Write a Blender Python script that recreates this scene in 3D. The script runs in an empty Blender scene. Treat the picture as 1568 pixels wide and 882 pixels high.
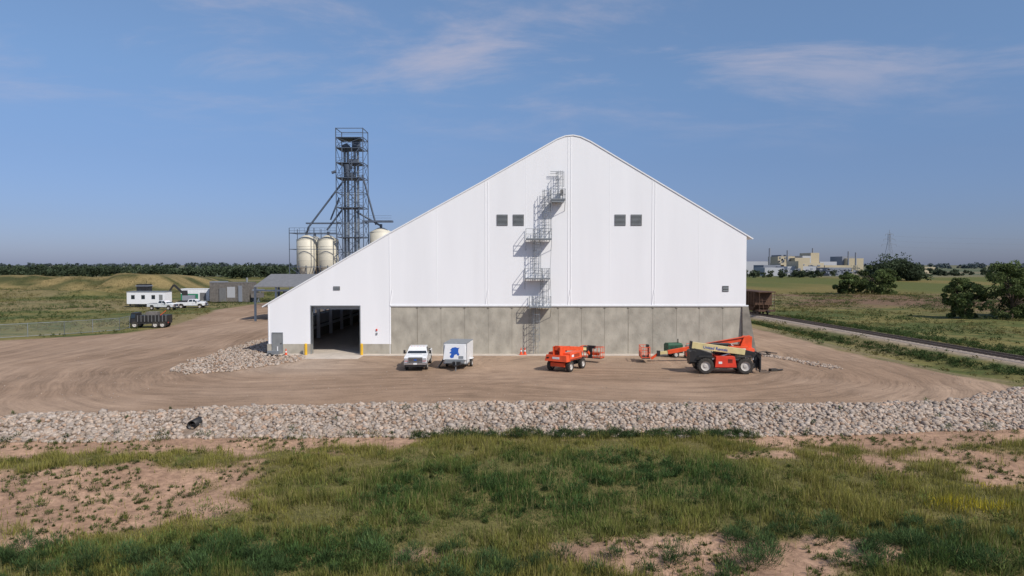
import bpy, math, random
import numpy as np
from mathutils import Vector, Matrix
random.seed(7); rng=np.random.default_rng(7)
scene=bpy.context.scene
R=math.radians
# ------------------------------------------------------------------ noise
def _h(ix,iy,s):
    n=(ix.astype(np.int64)*374761393+iy.astype(np.int64)*668265263+s*1442695041)&0xffffffff
    n=((n^(n>>13))*1274126177)&0xffffffff
    n=(n^(n>>16))&0xffffffff
    return n/4294967295.0
def vn(x,y,s=0):
    ix=np.floor(x);iy=np.floor(y);fx=x-ix;fy=y-iy
    fx=fx*fx*(3-2*fx);fy=fy*fy*(3-2*fy)
    a=_h(ix,iy,s);b=_h(ix+1,iy,s);c=_h(ix,iy+1,s);d=_h(ix+1,iy+1,s)
    return (a*(1-fx)+b*fx)*(1-fy)+(c*(1-fx)+d*fx)*fy
def fbm(x,y,sc,s=0,o=4):
    r=0;a=.5;t=0
    for i in range(o):
        r=r+a*vn(x/sc*(2**i)+17.3*i,y/sc*(2**i)-9.1*i,s+i);t+=a;a*=.5
    return r/t
def sst(a,b,x):
    t=np.clip((x-a)/(b-a),0,1);return t*t*(3-2*t)
# ------------------------------------------------------------------ materials
def mat(name,col,rough=.6,metal=0,var=.12,scale=2.0,bump=0,bscale=15,stretch=(1,1,1),spec=.4):
    m=bpy.data.materials.new(name);m.use_nodes=True
    nt=m.node_tree;N=nt.nodes;L=nt.links;b=N['Principled BSDF']
    b.inputs['Roughness'].default_value=rough;b.inputs['Metallic'].default_value=metal
    b.inputs['Specular IOR Level'].default_value=spec
    tc=N.new('ShaderNodeTexCoord');mp=N.new('ShaderNodeMapping');mp.inputs['Scale'].default_value=stretch
    L.new(tc.outputs['Object'],mp.inputs[0])
    nz=N.new('ShaderNodeTexNoise');nz.inputs['Scale'].default_value=scale;nz.inputs['Detail'].default_value=6
    L.new(mp.outputs[0],nz.inputs['Vector'])
    rp=N.new('ShaderNodeValToRGB')
    rp.color_ramp.elements[0].position=.3;rp.color_ramp.elements[1].position=.7
    rp.color_ramp.elements[0].color=tuple(c*(1-var) for c in col)+(1,)
    rp.color_ramp.elements[1].color=tuple(min(1,c*(1+var*.6)) for c in col)+(1,)
    L.new(nz.outputs['Fac'],rp.inputs[0]);L.new(rp.outputs[0],b.inputs['Base Color'])
    if bump:
        n2=N.new('ShaderNodeTexNoise');n2.inputs['Scale'].default_value=bscale;n2.inputs['Detail'].default_value=5
        L.new(mp.outputs[0],n2.inputs['Vector'])
        bp=N.new('ShaderNodeBump');bp.inputs['Strength'].default_value=bump;bp.inputs['Distance'].default_value=.05
        L.new(n2.outputs['Fac'],bp.inputs['Height']);L.new(bp.outputs[0],b.inputs['Normal'])
    return m
def attrmat(name,rough=.85,transl=0,nscale=8,nvar=.25,bump=0,spec=.15):
    m=bpy.data.materials.new(name);m.use_nodes=True
    nt=m.node_tree;N=nt.nodes;L=nt.links;b=N['Principled BSDF']
    b.inputs['Roughness'].default_value=rough;b.inputs['Specular IOR Level'].default_value=spec
    at=N.new('ShaderNodeAttribute');at.attribute_name='Col'
    tc=N.new('ShaderNodeTexCoord')
    nz=N.new('ShaderNodeTexNoise');nz.inputs['Scale'].default_value=nscale;nz.inputs['Detail'].default_value=2
    L.new(tc.outputs['Object'],nz.inputs['Vector'])
    mr=N.new('ShaderNodeMapRange');mr.inputs[1].default_value=.3;mr.inputs[2].default_value=.7
    mr.inputs[3].default_value=1-nvar;mr.inputs[4].default_value=1+nvar
    L.new(nz.outputs['Fac'],mr.inputs[0])
    vm=N.new('ShaderNodeVectorMath');vm.operation='SCALE'
    L.new(at.outputs['Color'],vm.inputs[0]);L.new(mr.outputs[0],vm.inputs['Scale'])
    L.new(vm.outputs[0],b.inputs['Base Color'])
    if transl:
        tr=N.new('ShaderNodeBsdfTranslucent');L.new(vm.outputs[0],tr.inputs[0])
        mx=N.new('ShaderNodeMixShader');mx.inputs[0].default_value=transl
        L.new(b.outputs[0],mx.inputs[1]);L.new(tr.outputs[0],mx.inputs[2])
        L.new(mx.outputs[0],N['Material Output'].inputs[0])
    return m
M={}
M['fabric']=mat('white_fabric',(.82,.825,.835),.6,var=.035,scale=.35,bump=.12,bscale=.6,stretch=(1.6,1,.18),spec=.25)
M['whitemetal']=mat('white_metal',(.78,.79,.80),.45,var=.04)
M['concrete']=mat('concrete',(.40,.37,.305),.9,var=.24,scale=1.1,bump=.3,bscale=9,stretch=(1,1,.7))
M['joint']=mat('concrete_joint',(.29,.265,.215),.9,var=.3,scale=1.5)
M['concrete2']=mat('concrete_dark',(.23,.21,.175),.9,var=.3,scale=1.2,bump=.2)
M['apron']=mat('concrete_apron',(.56,.49,.41),.9,var=.15,scale=1)
M['galv']=mat('galvanised_steel',(.27,.29,.30),.5,.4,var=.1)
M['blsteel']=mat('blue_grey_steel',(.10,.125,.165),.6,.2,var=.2)
M['silo']=mat('silo_cream',(.62,.58,.47),.5,var=.08,scale=.7)
M['dark']=mat('dark_interior',(.05,.05,.05),.9)
M['louver']=mat('louver_grey',(.16,.16,.16),.6)
M['door']=mat('door_grey',(.22,.23,.23),.5)
M['yellow']=mat('safety_yellow',(.70,.42,.03),.5)
M['red']=mat('machine_red',(.66,.05,.022),.4,var=.15)
M['orange']=mat('machine_orange',(.76,.095,.028),.45,var=.2)
M['cream']=mat('machine_cream',(.66,.55,.27),.45,var=.15)
M['black']=mat('black_paint',(.025,.024,.024),.5,var=.3)
M['rubber']=mat('rubber',(.05,.044,.038),.9,var=.35,scale=6)
M['rim']=mat('rim_light',(.50,.47,.43),.5)
M['chrome']=mat('chrome',(.55,.55,.56),.25,.8,var=.05)
M['white']=mat('white_paint',(.74,.75,.75),.3,var=.05)
M['glass']=mat('glass_dark',(.02,.03,.04),.08,0,var=.05,spec=.8)
M['lamp']=mat('headlamp_glass',(.5,.52,.55),.15,.3)
M['green']=mat('machine_green',(.025,.09,.05),.5)
M['blue']=mat('graphic_blue',(.02,.10,.42),.5)
M['rust']=mat('rail_rust',(.10,.055,.035),.85,var=.4,scale=3)
M['railsteel']=mat('rail_steel',(.13,.095,.075),.5,.4)
M['wood']=mat('sleeper_wood',(.11,.09,.072),.9,var=.3)
M['ballast']=mat('ballast',(.36,.295,.235),.95,var=.3,scale=4,bump=.6,bscale=12)
M['shed']=mat('shed_roof_grey',(.22,.22,.22),.5,.2)
M['greycont']=mat('container_grey',(.17,.155,.14),.7,var=.3)
M['tealgreen']=mat('container_green',(.03,.22,.12),.6)
M['beige']=mat('plant_beige',(.48,.41,.28),.8,var=.1,scale=.05)
M['plantwhite']=mat('plant_white_hazed',(.42,.43,.45),.8,var=.1,scale=.05)  # dulled bluish white, distance haze mixed into the plant's colour
M['plantgrey']=mat('plant_grey_hazed',(.22,.24,.28),.8,var=.1,scale=.05)  # bluish grey, far plant's haze put into the colour
M['bark']=mat('bark',(.09,.065,.045),.9)
M['farsteel']=mat('pylon_steel_hazed',(.22,.25,.30),.7)  # steel tinted blue, haze of the distance painted in
M['leaf']=attrmat('leaf',.8,.3,nscale=1,nvar=.2)
M['grass']=attrmat('grass_blades',.8,.35,nscale=2,nvar=.15)
M['rock']=attrmat('rock',.95,0,nscale=9,nvar=.2)
# ------------------------------------------------------------------ builder
class B:
    def __init__(s): s.v=[];s.f=[];s.m=[];s.sm=[];s.mats=[]
    def mi(s,m):
        if m not in s.mats:s.mats.append(m)
        return s.mats.index(m)
    def add(s,vs,fs,m,smooth=False):
        o=len(s.v);s.v+= [tuple(v) for v in vs];k=s.mi(m)
        for f in fs: s.f.append(tuple(i+o for i in f));s.m.append(k);s.sm.append(smooth)
    def hull(s,p,m):
        s.add(p,[(3,2,1,0),(4,5,6,7),(0,1,5,4),(1,2,6,5),(2,3,7,6),(3,0,4,7)],m)
    def box(s,c,d,m,rz=0,ry=0):
        x,y,z=d[0]/2,d[1]/2,d[2]/2
        p=[Vector(q) for q in [(-x,-y,-z),(x,-y,-z),(x,y,-z),(-x,y,-z),(-x,-y,z),(x,-y,z),(x,y,z),(-x,y,z)]]
        mt=Matrix.Rotation(rz,3,'Z')@Matrix.Rotation(ry,3,'Y')
        s.hull([mt@q+Vector(c) for q in p],m)
    def bb(s,x0,x1,y0,y1,z0,z1,m): s.box(((x0+x1)/2,(y0+y1)/2,(z0+z1)/2),(x1-x0,y1-y0,z1-z0),m)
    def fr(s,x0,x1,y0,y1,z0,X0,X1,Y0,Y1,z1,m):
        s.hull([(x0,y0,z0),(x1,y0,z0),(x1,y1,z0),(x0,y1,z0),(X0,Y0,z1),(X1,Y0,z1),(X1,Y1,z1),(X0,Y1,z1)],m)
    def cyl(s,a,b,r,m,r2=None,n=10,smooth=True,caps=True):
        a=Vector(a);b=Vector(b);r2=r if r2 is None else r2
        d=(b-a)
        if d.length<1e-6:return
        d.normalize()
        u=d.orthogonal().normalized();w=d.cross(u)
        vs=[];fs=[]
        for i in range(n):
            t=2*math.pi*i/n;q=u*math.cos(t)+w*math.sin(t)
            vs.append(a+q*r);vs.append(b+q*r2)
        for i in range(n):
            j=(i+1)%n;fs.append((2*i,2*j,2*j+1,2*i+1))
        s.add(vs,fs,m,smooth)
        if caps:
            s.add([vs[2*i] for i in range(n)],[tuple(range(n-1,-1,-1))],m)
            s.add([vs[2*i+1] for i in range(n)],[tuple(range(n))],m)
    def bar(s,a,b,w,m):
        s.cyl(a,b,w*.7,m,n=4,smooth=False)
    def beam(s,a,b,wy,wz,m,wy2=None,wz2=None):
        a=Vector(a);b=Vector(b);d=(b-a).normalized();y=Vector((0,0,1)).cross(d).normalized();u=d.cross(y)
        wy2=wy2 or wy;wz2=wz2 or wz
        p=[]
        for q,hy,hz in((a,wy/2,wz/2),(b,wy2/2,wz2/2)):
            p+=[q-y*hy-u*hz,q+y*hy-u*hz,q+y*hy+u*hz,q-y*hy+u*hz]
        s.hull(p,m)
    def prism(s,poly,ax,lo,hi,m):
        n=len(poly);vs=[]
        for t in(lo,hi):
            for a,b in poly:
                vs.append({'x':(t,a,b),'y':(a,t,b),'z':(a,b,t)}[ax])
        fs=[tuple(range(n)),tuple(range(2*n-1,n-1,-1))]
        for i in range(n):
            j=(i+1)%n;fs.append((i,i+n,j+n,j))
        s.add(vs,fs,m)
    def lathe(s,c,axis,prof,m,n=24):
        c=Vector(c);d=Vector(axis).normalized();u=d.orthogonal().normalized();w=d.cross(u);vs=[];fs=[];k=len(prof)
        for i in range(n):
            t=2*math.pi*i/n;q=u*math.cos(t)+w*math.sin(t)
            for r,h in prof: vs.append(c+q*r+d*h)
        for i in range(n):
            j=(i+1)%n
            for a in range(k-1): fs.append((i*k+a,j*k+a,j*k+a+1,i*k+a+1))
        s.add(vs,fs,m,True)
    def wheel(s,c,r,w,axis=(1,0,0),rim='rim',lug=False):
        h=w/2
        s.lathe(c,axis,[(r*.58,-h*.9),(r*.9,-h),(r*.98,-h*.75),(r,-h*.3),(r,h*.3),(r*.98,h*.75),(r*.9,h),(r*.58,h*.9)],M['rubber'])
        s.lathe(c,axis,[(0.001,-h*.55),(r*.2,-h*.6),(r*.25,-h*.35),(r*.5,-h*.4),(r*.6,-h*.88)],M[rim])
        s.lathe(c,axis,[(r*.6,h*.88),(r*.5,h*.4),(r*.25,h*.35),(r*.2,h*.6),(.001,h*.55)],M[rim])
        if lug:
            d=Vector(axis).normalized();u=d.orthogonal().normalized();v=d.cross(u)
            for i in range(20):
                t=2*math.pi*i/20
                for sg in(-1,1):
                    q=u*math.cos(t)+v*math.sin(t);q2=u*math.cos(t+.15)+v*math.sin(t+.15)
                    s.bar(Vector(c)+q*r*1.0+d*sg*h*.05,Vector(c)+q2*r*.99+d*sg*h*.85,.05,M['rubber'])
    def make(s,name,parent=None,loc=(0,0,0),rz=0,bevel=0,seg=2):
        me=bpy.data.meshes.new(name);me.from_pydata(s.v,[],s.f)
        for m in s.mats: me.materials.append(m)
        me.polygons.foreach_set('material_index',s.m);me.polygons.foreach_set('use_smooth',s.sm)
        me.update()
        import bmesh
        bm=bmesh.new();bm.from_mesh(me);bmesh.ops.recalc_face_normals(bm,faces=bm.faces);bm.to_mesh(me);bm.free()
        o=bpy.data.objects.new(name,me);scene.collection.objects.link(o)
        o.location=loc;o.rotation_euler=(0,0,rz)
        if parent:o.parent=parent
        if bevel:
            bv=o.modifiers.new('bev','BEVEL');bv.width=bevel;bv.segments=seg;bv.limit_method='ANGLE';bv.angle_limit=R(35)
        return o
def empty(name,loc=(0,0,0),rz=0):
    o=bpy.data.objects.new(name,None);scene.collection.objects.link(o);o.location=loc;o.rotation_euler=(0,0,rz);return o
def npmesh(name,V,F,k,m,col=None,smooth=False):
    me=bpy.data.meshes.new(name);nv=len(V);nf=len(F)
    me.vertices.add(nv);me.vertices.foreach_set('co',V.astype(np.float32).ravel())
    me.loops.add(nf*k);me.loops.foreach_set('vertex_index',F.astype(np.int32).ravel())
    me.polygons.add(nf);me.polygons.foreach_set('loop_start',np.arange(0,nf*k,k,dtype=np.int32))
    me.polygons.foreach_set('loop_total',np.full(nf,k,dtype=np.int32))
    if smooth: me.polygons.foreach_set('use_smooth',np.ones(nf,dtype=bool))
    me.update(calc_edges=True)
    if col is not None:
        a=me.attributes.new('Col','FLOAT_COLOR','POINT')
        c=np.ones((nv,4),dtype=np.float32);c[:,:col.shape[1]]=col;a.data.foreach_set('color',c.ravel())
    me.materials.append(m)
    o=bpy.data.objects.new(name,me);scene.collection.objects.link(o);return o
# ------------------------------------------------------------------ terrain
TX=[-80,-45,-31.7,-26.3,-20.6,-10.2,0,9.5,18.2,27.2,32.9,38.6,46,60,120]
TY=[41,41.6,42.2,43.3,44.5,45.7,46.2,46,45.7,46.2,48,51.4,54,57,60]
BX=[-80,-45,-31,-19,0,13,21,33,45,60,120]
BY=[38.5,39,39.6,40.7,41.3,41.2,41.6,43.3,45.5,48,50]
def ytop(x): return np.interp(x,TX,TY)
def ybot(x): return np.interp(x,BX,BY)
PEX=[52,56,62,73.5,99,130,260]
PEV=[39,38.6,37.4,36.3,36.2,35,34]
def padright(y): return np.interp(y,PEX,PEV)
LEY=[82,88,94.5,108,121,142,174,260]
LEV=[-66,-60,-53,-53,-56,-62,-61,-60]
def railx(y): return 45+(120-y)*.07
def height(x,y):
    yt=ytop(x)+.5*(fbm(x,y*0,3,50)-.5);yb=ybot(x)
    t=sst(0,1,(yt-y)/(yt-yb))
    z=-.9*t
    fg=sst(0,3,yb-y)
    z=z+fg*((fbm(x,y,7,3)-.5)*.7+(fbm(x,y,1.2,4)-.5)*.16)
    rx=np.abs(x-railx(y))
    z=z+np.where(y>ytop(x),.35*sst(5,2.2,rx)-.4*np.exp(-((x-41)/2.0)**2)*sst(55,62,y),0)
    out=sst(55,75,np.abs(x))*sst(50,70,y)
    z=z+out*(fbm(x,y,16,9)-.5)*.9
    nz=fbm(x,y,24,11,5);fade=sst(-104,-118,x)
    a=fade*sst(222,238,y+nz*14)*sst(300,262,y)
    z=z+a*(3.9+4.6*(nz-.3))
    a2=fade*sst(202,216,y+nz*12)*sst(240,226,y)*sst(-122,-134,x)
    z=z+a2*(1.2+3.4*(nz-.3))
    return z
def axis(lo,hi,f0,f1,step,g):
    a=list(np.arange(f0,f1+1e-6,step));s=step
    while a[-1]<hi: s*=g;a.append(a[-1]+s)
    b=[];s=step;c=f0
    while c>lo: s*=g;c-=s;b.append(c)
    return np.array(b[::-1]+a)
xs=axis(-6000,6000,-62,62,.32,1.035);ys=axis(-200,9000,18,112,.32,1.02)
X,Y=np.meshgrid(xs,ys);Z=height(X,Y)
def bare(x,y):
    """0..1 how bare the foreground soil is"""
    wx=x+(fbm(x,y,4.5,121,4)-.5)*7;wy=y+(fbm(x,y,4.5,131,4)-.5)*4.5
    n=(fbm(x,y,1.6,21,5)-.5)*1.9
    e1=1-(((wx+21)/10.5)**2+((wy-30.0)/5.4)**2)
    e2=1-(((wx-8.0)/7.0)**2+((wy-24.0)/3.0)**2)
    e3=.75-(((wx-25)/6)**2+((wy-35)/4.2)**2)
    e4=.35-(((wx+3.0)/4.5)**2+((wy-24.8)/1.4)**2)
    e5=.35-(((wx-17)/6)**2+((wy-37.5)/1.3)**2)
    yb=ybot(x)
    band=1.15-np.abs(y-(yb-1.2))/(1.5+1.3*sst(-4,-14,x)+1.2*sst(13,24,x))
    band=band-1.2*sst(-7,-4,x)*sst(15,12,x)
    v=np.maximum.reduce([e1*1.2,e2*1.2,e3,e4,e5,band])
    return sst(-.15,.55,v+n*.9-.05)
def masks(x,y):
    j=(fbm(x,y,3,31)-.5)*1.6
    g=sst(-.3,.3,y-ytop(x)+.3*j)*sst(.5,-.5,x-padright(y)+j*.7)
    le=np.interp(y,LEY,LEV)
    left=np.where(y<82,1.0,sst(-.8,.8,x-le+j))
    g=g*left*sst(235,215,y)
    rip=((y<ytop(x)+.1)&(y>ybot(x)-.1)).astype(float)
    return g,rip
G,RIP=masks(X,Y);BR=bare(X,Y)
def C(*c): return np.array(c,float)
def mixc(a,b,t): return a*(1-t[...,None])+b*t[...,None]
n1=fbm(X,Y,9,41);n2=fbm(X,Y,2.5,42);n3=fbm(X,Y,40,43,5)
ones=np.ones(X.shape+(3,))
grassc=mixc(ones*C(.085,.105,.033),ones*C(.20,.172,.062),sst(.35,.65,n1*.5+n2*.5))
grassc=mixc(grassc,ones*C(.25,.195,.10),sst(.5,.64,n3)*.7)
soil=mixc(ones*C(.46,.295,.195),ones*C(.35,.22,.145),sst(.3,.7,n2))
col=grassc
fg=(Y<ybot(X))
col=np.where(fg[...,None],mixc(mixc(ones*C(.11,.11,.038),ones*C(.19,.155,.062),n2),soil,BR),col)
f1=sst(60,80,X)*sst(215,235,Y)*sst(520,490,Y)
col=mixc(col,mixc(ones*C(.115,.125,.038),ones*C(.19,.155,.055),sst(.4,.6,fbm(X,Y*.3,60,44))),f1)
f2=sst(.35,.6,fbm(X,Y*2,30,45)+.25*np.exp(-((X-112)/35)**2-((Y-182)/34)**2)*1.6-.12)*sst(56,70,X)*sst(120,150,Y)*sst(225,212,Y)
col=mixc(col,ones*C(.19,.12,.078),f2*.95)
f3=sst(500,560,Y)
col=mixc(col,mixc(ones*C(.10,.12,.07),ones*C(.18,.165,.10),sst(.4,.6,fbm(X*.3,Y,160,46))),f3)
mm=sst(-100,-112,X)*sst(200,225,Y)*sst(345,300,Y)
col=mixc(col,mixc(ones*C(.07,.075,.03),ones*C(.25,.19,.085),sst(.40,.58,fbm(X,Y*2,6,47,6))),mm)
col=mixc(col,ones*C(.28,.205,.135),np.exp(-((X-padright(Y)-1.2)/.9)**2)*sst(52,56,Y)*.5)
rb=sst(3.6,2.4,np.abs(X-railx(Y)))*(Y>50)
col=mixc(col,ones*C(.34,.27,.20),rb*.9)
col=mixc(col,ones*C(.27,.205,.155),RIP)
gc=mixc(ones*C(.315,.215,.143),ones*C(.39,.275,.19),sst(.3,.7,fbm(X,Y,10,48,5)))
fan=np.exp(-((X+18.6-(71-Y)*-.12)/(2.6+.35*np.clip(71-Y,0,30)))**2)*sst(56,64,Y)*sst(73,71,Y)
gc=mixc(gc,ones*C(.52,.42,.33),fan*.55)
gc=mixc(gc,ones*C(.42,.31,.22),sst(75,70,Y)*sst(59,66,Y)*sst(-20,-12,X)*sst(30,24,X)*.4)
col=mixc(col,gc,G)
def sdf(x,y,x0,x1,y0,y1):
    dx=np.maximum(np.maximum(x0-x,x-x1),0);dy=np.maximum(np.maximum(y0-y,y-y1),0);return np.hypot(dx,dy)
D1=sdf(X,Y,-20,14,64,200)
ANG=np.arctan2(Y-64,X+3)
cols=np.zeros((X.size,4));cols[:,:3]=col.reshape(-1,3);cols[:,3]=G.ravel()
V=np.stack([X.ravel(),Y.ravel(),Z.ravel()],1)
ny,nx=X.shape;I=np.arange(ny*nx).reshape(ny,nx)
F=np.stack([I[:-1,:-1].ravel(),I[:-1,1:].ravel(),I[1:,1:].ravel(),I[1:,:-1].ravel()],1)
def groundmat():
    m=bpy.data.materials.new('ground_surface');m.use_nodes=True
    nt=m.node_tree;N=nt.nodes;L=nt.links;b=N['Principled BSDF'];b.inputs['Roughness'].default_value=.95
    b.inputs['Specular IOR Level'].default_value=.1
    at=N.new('ShaderNodeAttribute');at.attribute_name='Col'
    tk=N.new('ShaderNodeAttribute');tk.attribute_name='Trk'
    tc=N.new('ShaderNodeTexCoord')
    def noise(scale,detail,src,rough=.6):
        n=N.new('ShaderNodeTexNoise');n.inputs['Scale'].default_value=scale;n.inputs['Detail'].default_value=detail
        n.inputs['Roughness'].default_value=rough;L.new(src,n.inputs['Vector']);return n.outputs['Fac']
    def mr(src,a,b_,c,d):
        n=N.new('ShaderNodeMapRange');n.inputs[1].default_value=a;n.inputs[2].default_value=b_;n.inputs[3].default_value=c;n.inputs[4].default_value=d
        L.new(src,n.inputs[0]);return n.outputs[0]
    def math_(op,a,b_):
        n=N.new('ShaderNodeMath');n.operation=op
        for i,q in enumerate((a,b_)):
            if isinstance(q,(int,float)): n.inputs[i].default_value=q
            else: L.new(q,n.inputs[i])
        return n.outputs[0]
    fine=mr(noise(7,8,tc.outputs['Object'],.75),.3,.7,.76,1.22)
    med=mr(noise(.6,6,tc.outputs['Object']),.3,.7,.88,1.1)
    fac=math_('MULTIPLY',fine,med)
    trn=mr(noise(1.0,7,tk.outputs['Vector'],.62),.36,.66,.81,1.14)
    trn2=mr(noise(4.5,3,tk.outputs['Vector'],.6),.44,.66,1.0,.74)
    pm=mr(noise(.09,3,tc.outputs['Object']),.38,.58,.25,1.0)
    trn2=math_('ADD',math_('MULTIPLY',math_('SUBTRACT',trn2,1),pm),1)
    tr=math_('MULTIPLY',trn,trn2)
    g=at.outputs['Alpha']
    trm=math_('ADD',math_('MULTIPLY',math_('SUBTRACT',tr,1),g),1)
    fac=math_('MULTIPLY',fac,trm)
    cl=mr(noise(2.2,8,tc.outputs['Object'],.75),.35,.65,.66,1.28)
    inv=math_('SUBTRACT',1,g)
    clm=math_('ADD',math_('MULTIPLY',math_('SUBTRACT',cl,1),inv),1)
    fac=math_('MULTIPLY',fac,clm)
    vm=N.new('ShaderNodeVectorMath');vm.operation='SCALE';L.new(at.outputs['Color'],vm.inputs[0]);L.new(fac,vm.inputs['Scale'])
    L.new(vm.outputs[0],b.inputs['Base Color'])
    bp=N.new('ShaderNodeBump');bp.inputs['Strength'].default_value=.5;bp.inputs['Distance'].default_value=.06
    L.new(noise(5,8,tc.outputs['Object'],.75),bp.inputs['Height']);L.new(bp.outputs[0],b.inputs['Normal'])
    return m
ground=npmesh('ground',V,F,4,groundmat(),cols,True)
ta=ground.data.attributes.new('Trk','FLOAT_VECTOR','POINT')
tv=np.zeros((X.size,3),np.float32);tv[:,0]=(D1*.9+(fbm(X,Y,25,60)-.5)*9).ravel();tv[:,1]=(ANG*2.2).ravel()
ta.data.foreach_set('vector',tv.ravel())
# ------------------------------------------------------------------ rocks
import bmesh
def ico(sub):
    bm=bmesh.new();bmesh.ops.create_icosphere(bm,subdivisions=sub,radius=1)
    v=np.array([q.co[:] for q in bm.verts]);f=np.array([[q.index for q in p.verts] for p in bm.faces]);bm.free();return v,f
IV,IF=ico(1)
def rocks(name,P,S,cvar=None):
    n=len(P);k=len(IV)
    base=IV[None]*rng.uniform(.72,1.25,(n,k,1))
    sc=S[:,None,None]*np.stack([rng.uniform(.8,1.35,n),rng.uniform(.7,1.1,n),rng.uniform(.5,.85,n)],1)[:,None,:]
    v=base*sc
    a=rng.uniform(0,6.28,n);c,s=np.cos(a)[:,None],np.sin(a)[:,None]
    x=v[...,0]*c-v[...,1]*s;y=v[...,0]*s+v[...,1]*c
    b_=rng.uniform(-.5,.5,n);cb,sb=np.cos(b_)[:,None],np.sin(b_)[:,None]
    z=v[...,2]*cb-x*sb;x=x*cb+v[...,2]*sb
    v=np.stack([x,y,z],-1)+P[:,None,:]
    f=IF[None]+(np.arange(n)*k)[:,None,None]
    tint=rng.uniform(0,1,(n,1));br=rng.uniform(.62,1.1,(n,1))
    cc=((1-tint)*np.array([[.45,.355,.275]])+tint*np.array([[.40,.345,.295]]))*br
    pk=rng.uniform(0,1,(n,1))<.15;cc=np.where(pk,np.array([[.40,.28,.20]])*br,cc)
    cc=np.repeat(cc[:,None,:],k,1).reshape(-1,3)
    return npmesh(name,v.reshape(-1,3),f.reshape(-1,3),3,M['rock'],cc)
n=23000
x=rng.uniform(-46,58,n);t=rng.beta(1,1,n)*1.16-.08;yt=ytop(x);yb=ybot(x);y=yt+(yb-yt)*t
y=y+(fbm(x,x*0,2.0,71)-.5)*1.2
k=np.hypot(x+19.8,(y-41.6)*.6)>.42;x=x[k];y=y[k];n=len(x)
z=height(x,y);S=rng.uniform(.07,.18,n)*np.where(rng.uniform(0,1,n)<.12,1.45,1)
rocks('riprap',np.stack([x,y,z+S*.2],1),S)
def inpoly(x,y,poly):
    r=np.zeros(len(x),bool);j=len(poly)-1
    for i in range(len(poly)):
        xi,yi=poly[i];xj,yj=poly[j]
        c=((yi>y)!=(yj>y))&(x<(xj-xi)*(y-yi)/(yj-yi+1e-9)+xi);r^=c;j=i
    return r
pa=[(-31,60.8),(-28,58.9),(-25,59.6),(-22.3,64.8),(-20.9,67.8),(-21.5,70.3),(-26.5,71.2),(-26.6,88),(-31.5,88),(-32,74)]
x=rng.uniform(-34,-20,6500);y=rng.uniform(58,89,6500);k=inpoly(x+(vn(x,y,5)-.5)*1.2,y+(vn(x,y,6)-.5),pa);x=x[k];y=y[k];S=rng.uniform(.07,.18,len(x))
rocks('rock_apron',np.stack([x,y,height(x,y)+S*.2+.03],1),S)
t=rng.uniform(0,1,520);x=26+(29.8-26)*t+rng.normal(0,.4,520);y=73-(11*t)+rng.normal(0,.35,520);S=rng.uniform(.05,.15,520)
rocks('rock_row',np.stack([x,y,S*.3],1),S)
n=1200;x=rng.uniform(-45,38,n);y=rng.uniform(46,72,n);k=y>ytop(x);x=x[k];y=y[k];S=rng.uniform(.02,.05,len(x))
rocks('loose_stones',np.stack([x,y,S*.3],1),S)
b=B()
b.lathe((-19.8,42.15,-.42),(0,-1,0),[(.28,-1.5),(.28,.3),(.24,.3),(.24,-1.2),(.001,-1.2)],M['black'],24)
b.make('culvert_pipe')
# ------------------------------------------------------------------ vegetation
def blades(P,Hh,W,colb,lean=.45,dirs=None):
    n=len(P);a=rng.uniform(0,6.28,n);w=np.stack([np.cos(a),np.sin(a),a*0],1)*W[:,None]*.5
    if dirs is None:
        l=rng.uniform(0,6.28,n);m=np.abs(rng.normal(0,lean,n));dirs=np.stack([np.cos(l)*m,np.sin(l)*m,np.ones(n)],1)
        dirs/=np.linalg.norm(dirs,axis=1)[:,None]
    tip=P+dirs*Hh[:,None]
    V=np.stack([P-w,P+w,tip],1).reshape(-1,3);F=np.arange(3*n).reshape(-1,3)
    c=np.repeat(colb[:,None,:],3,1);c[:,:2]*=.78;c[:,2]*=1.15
    return V,F,c.reshape(-1,3)
def joinb(parts):
    Vs=[];Fs=[];Cs=[];o=0
    for v,f,c in parts: Vs.append(v);Fs.append(f+o);Cs.append(c);o+=len(v)
    return np.concatenate(Vs),np.concatenate(Fs),np.concatenate(Cs)
parts=[]
def greenness(x,y):
    """1 lush dark green, 0 yellow dry"""
    g=1.15-(((x-2)/11)**2*.8+((y-31.5)/5.4)**2*.8)
    g=np.maximum(g,.9-((x-14)/9)**2-((y-24.5)/3.0)**2)
    g=np.maximum(g,1.0-((x+9)/10)**2-((y-24)/2.4)**2)
    return np.clip(g+(fbm(x,y,2.6,81)-.5)*1.6,0,1)
n=360000
y=18+(42.5-18)*rng.uniform(0,1,n);x=rng.uniform(-1,1,n)*(y*.78+2)
br=bare(x,y);dens=(1-br)**1.3*(.35+.95*sst(.3,.65,fbm(x,y,.9,82)))+.02
k=(rng.uniform(0,1,n)<dens)&(y<ybot(x)+.1);x=x[k];y=y[k]
g=greenness(x,y)[:,None];v_=rng.uniform(.65,1.35,(len(x),1))
pt=fbm(x,y,1.1,181)[:,None]
cb=(g*np.array([[.088,.145,.036]])+(1-g)*np.array([[.25,.235,.06]]))*v_*(.7+.6*pt)
dry=rng.uniform(0,1,(len(x),1))<.12;cb=np.where(dry,np.array([[.34,.28,.12]])*v_,cb)
yf=(np.exp(-((x-19.5)/2.4)**2-((y-28.6)/.9)**2)+.8*np.exp(-((x-22)/2.5)**2-((y-31.5)/.6)**2))[:,None]*rng.uniform(0,1,(len(x),1))>.42;cb=np.where(yf,np.array([[.55,.46,.04]])*v_,cb)
H=rng.uniform(.12,.38,len(x))*(.35+1.5*sst(.25,.75,fbm(x,y,1.3,83)));W=rng.uniform(.02,.045,len(x))
parts.append(blades(np.stack([x,y,height(x,y)-.02],1),H,W,cb,.5))
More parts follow.
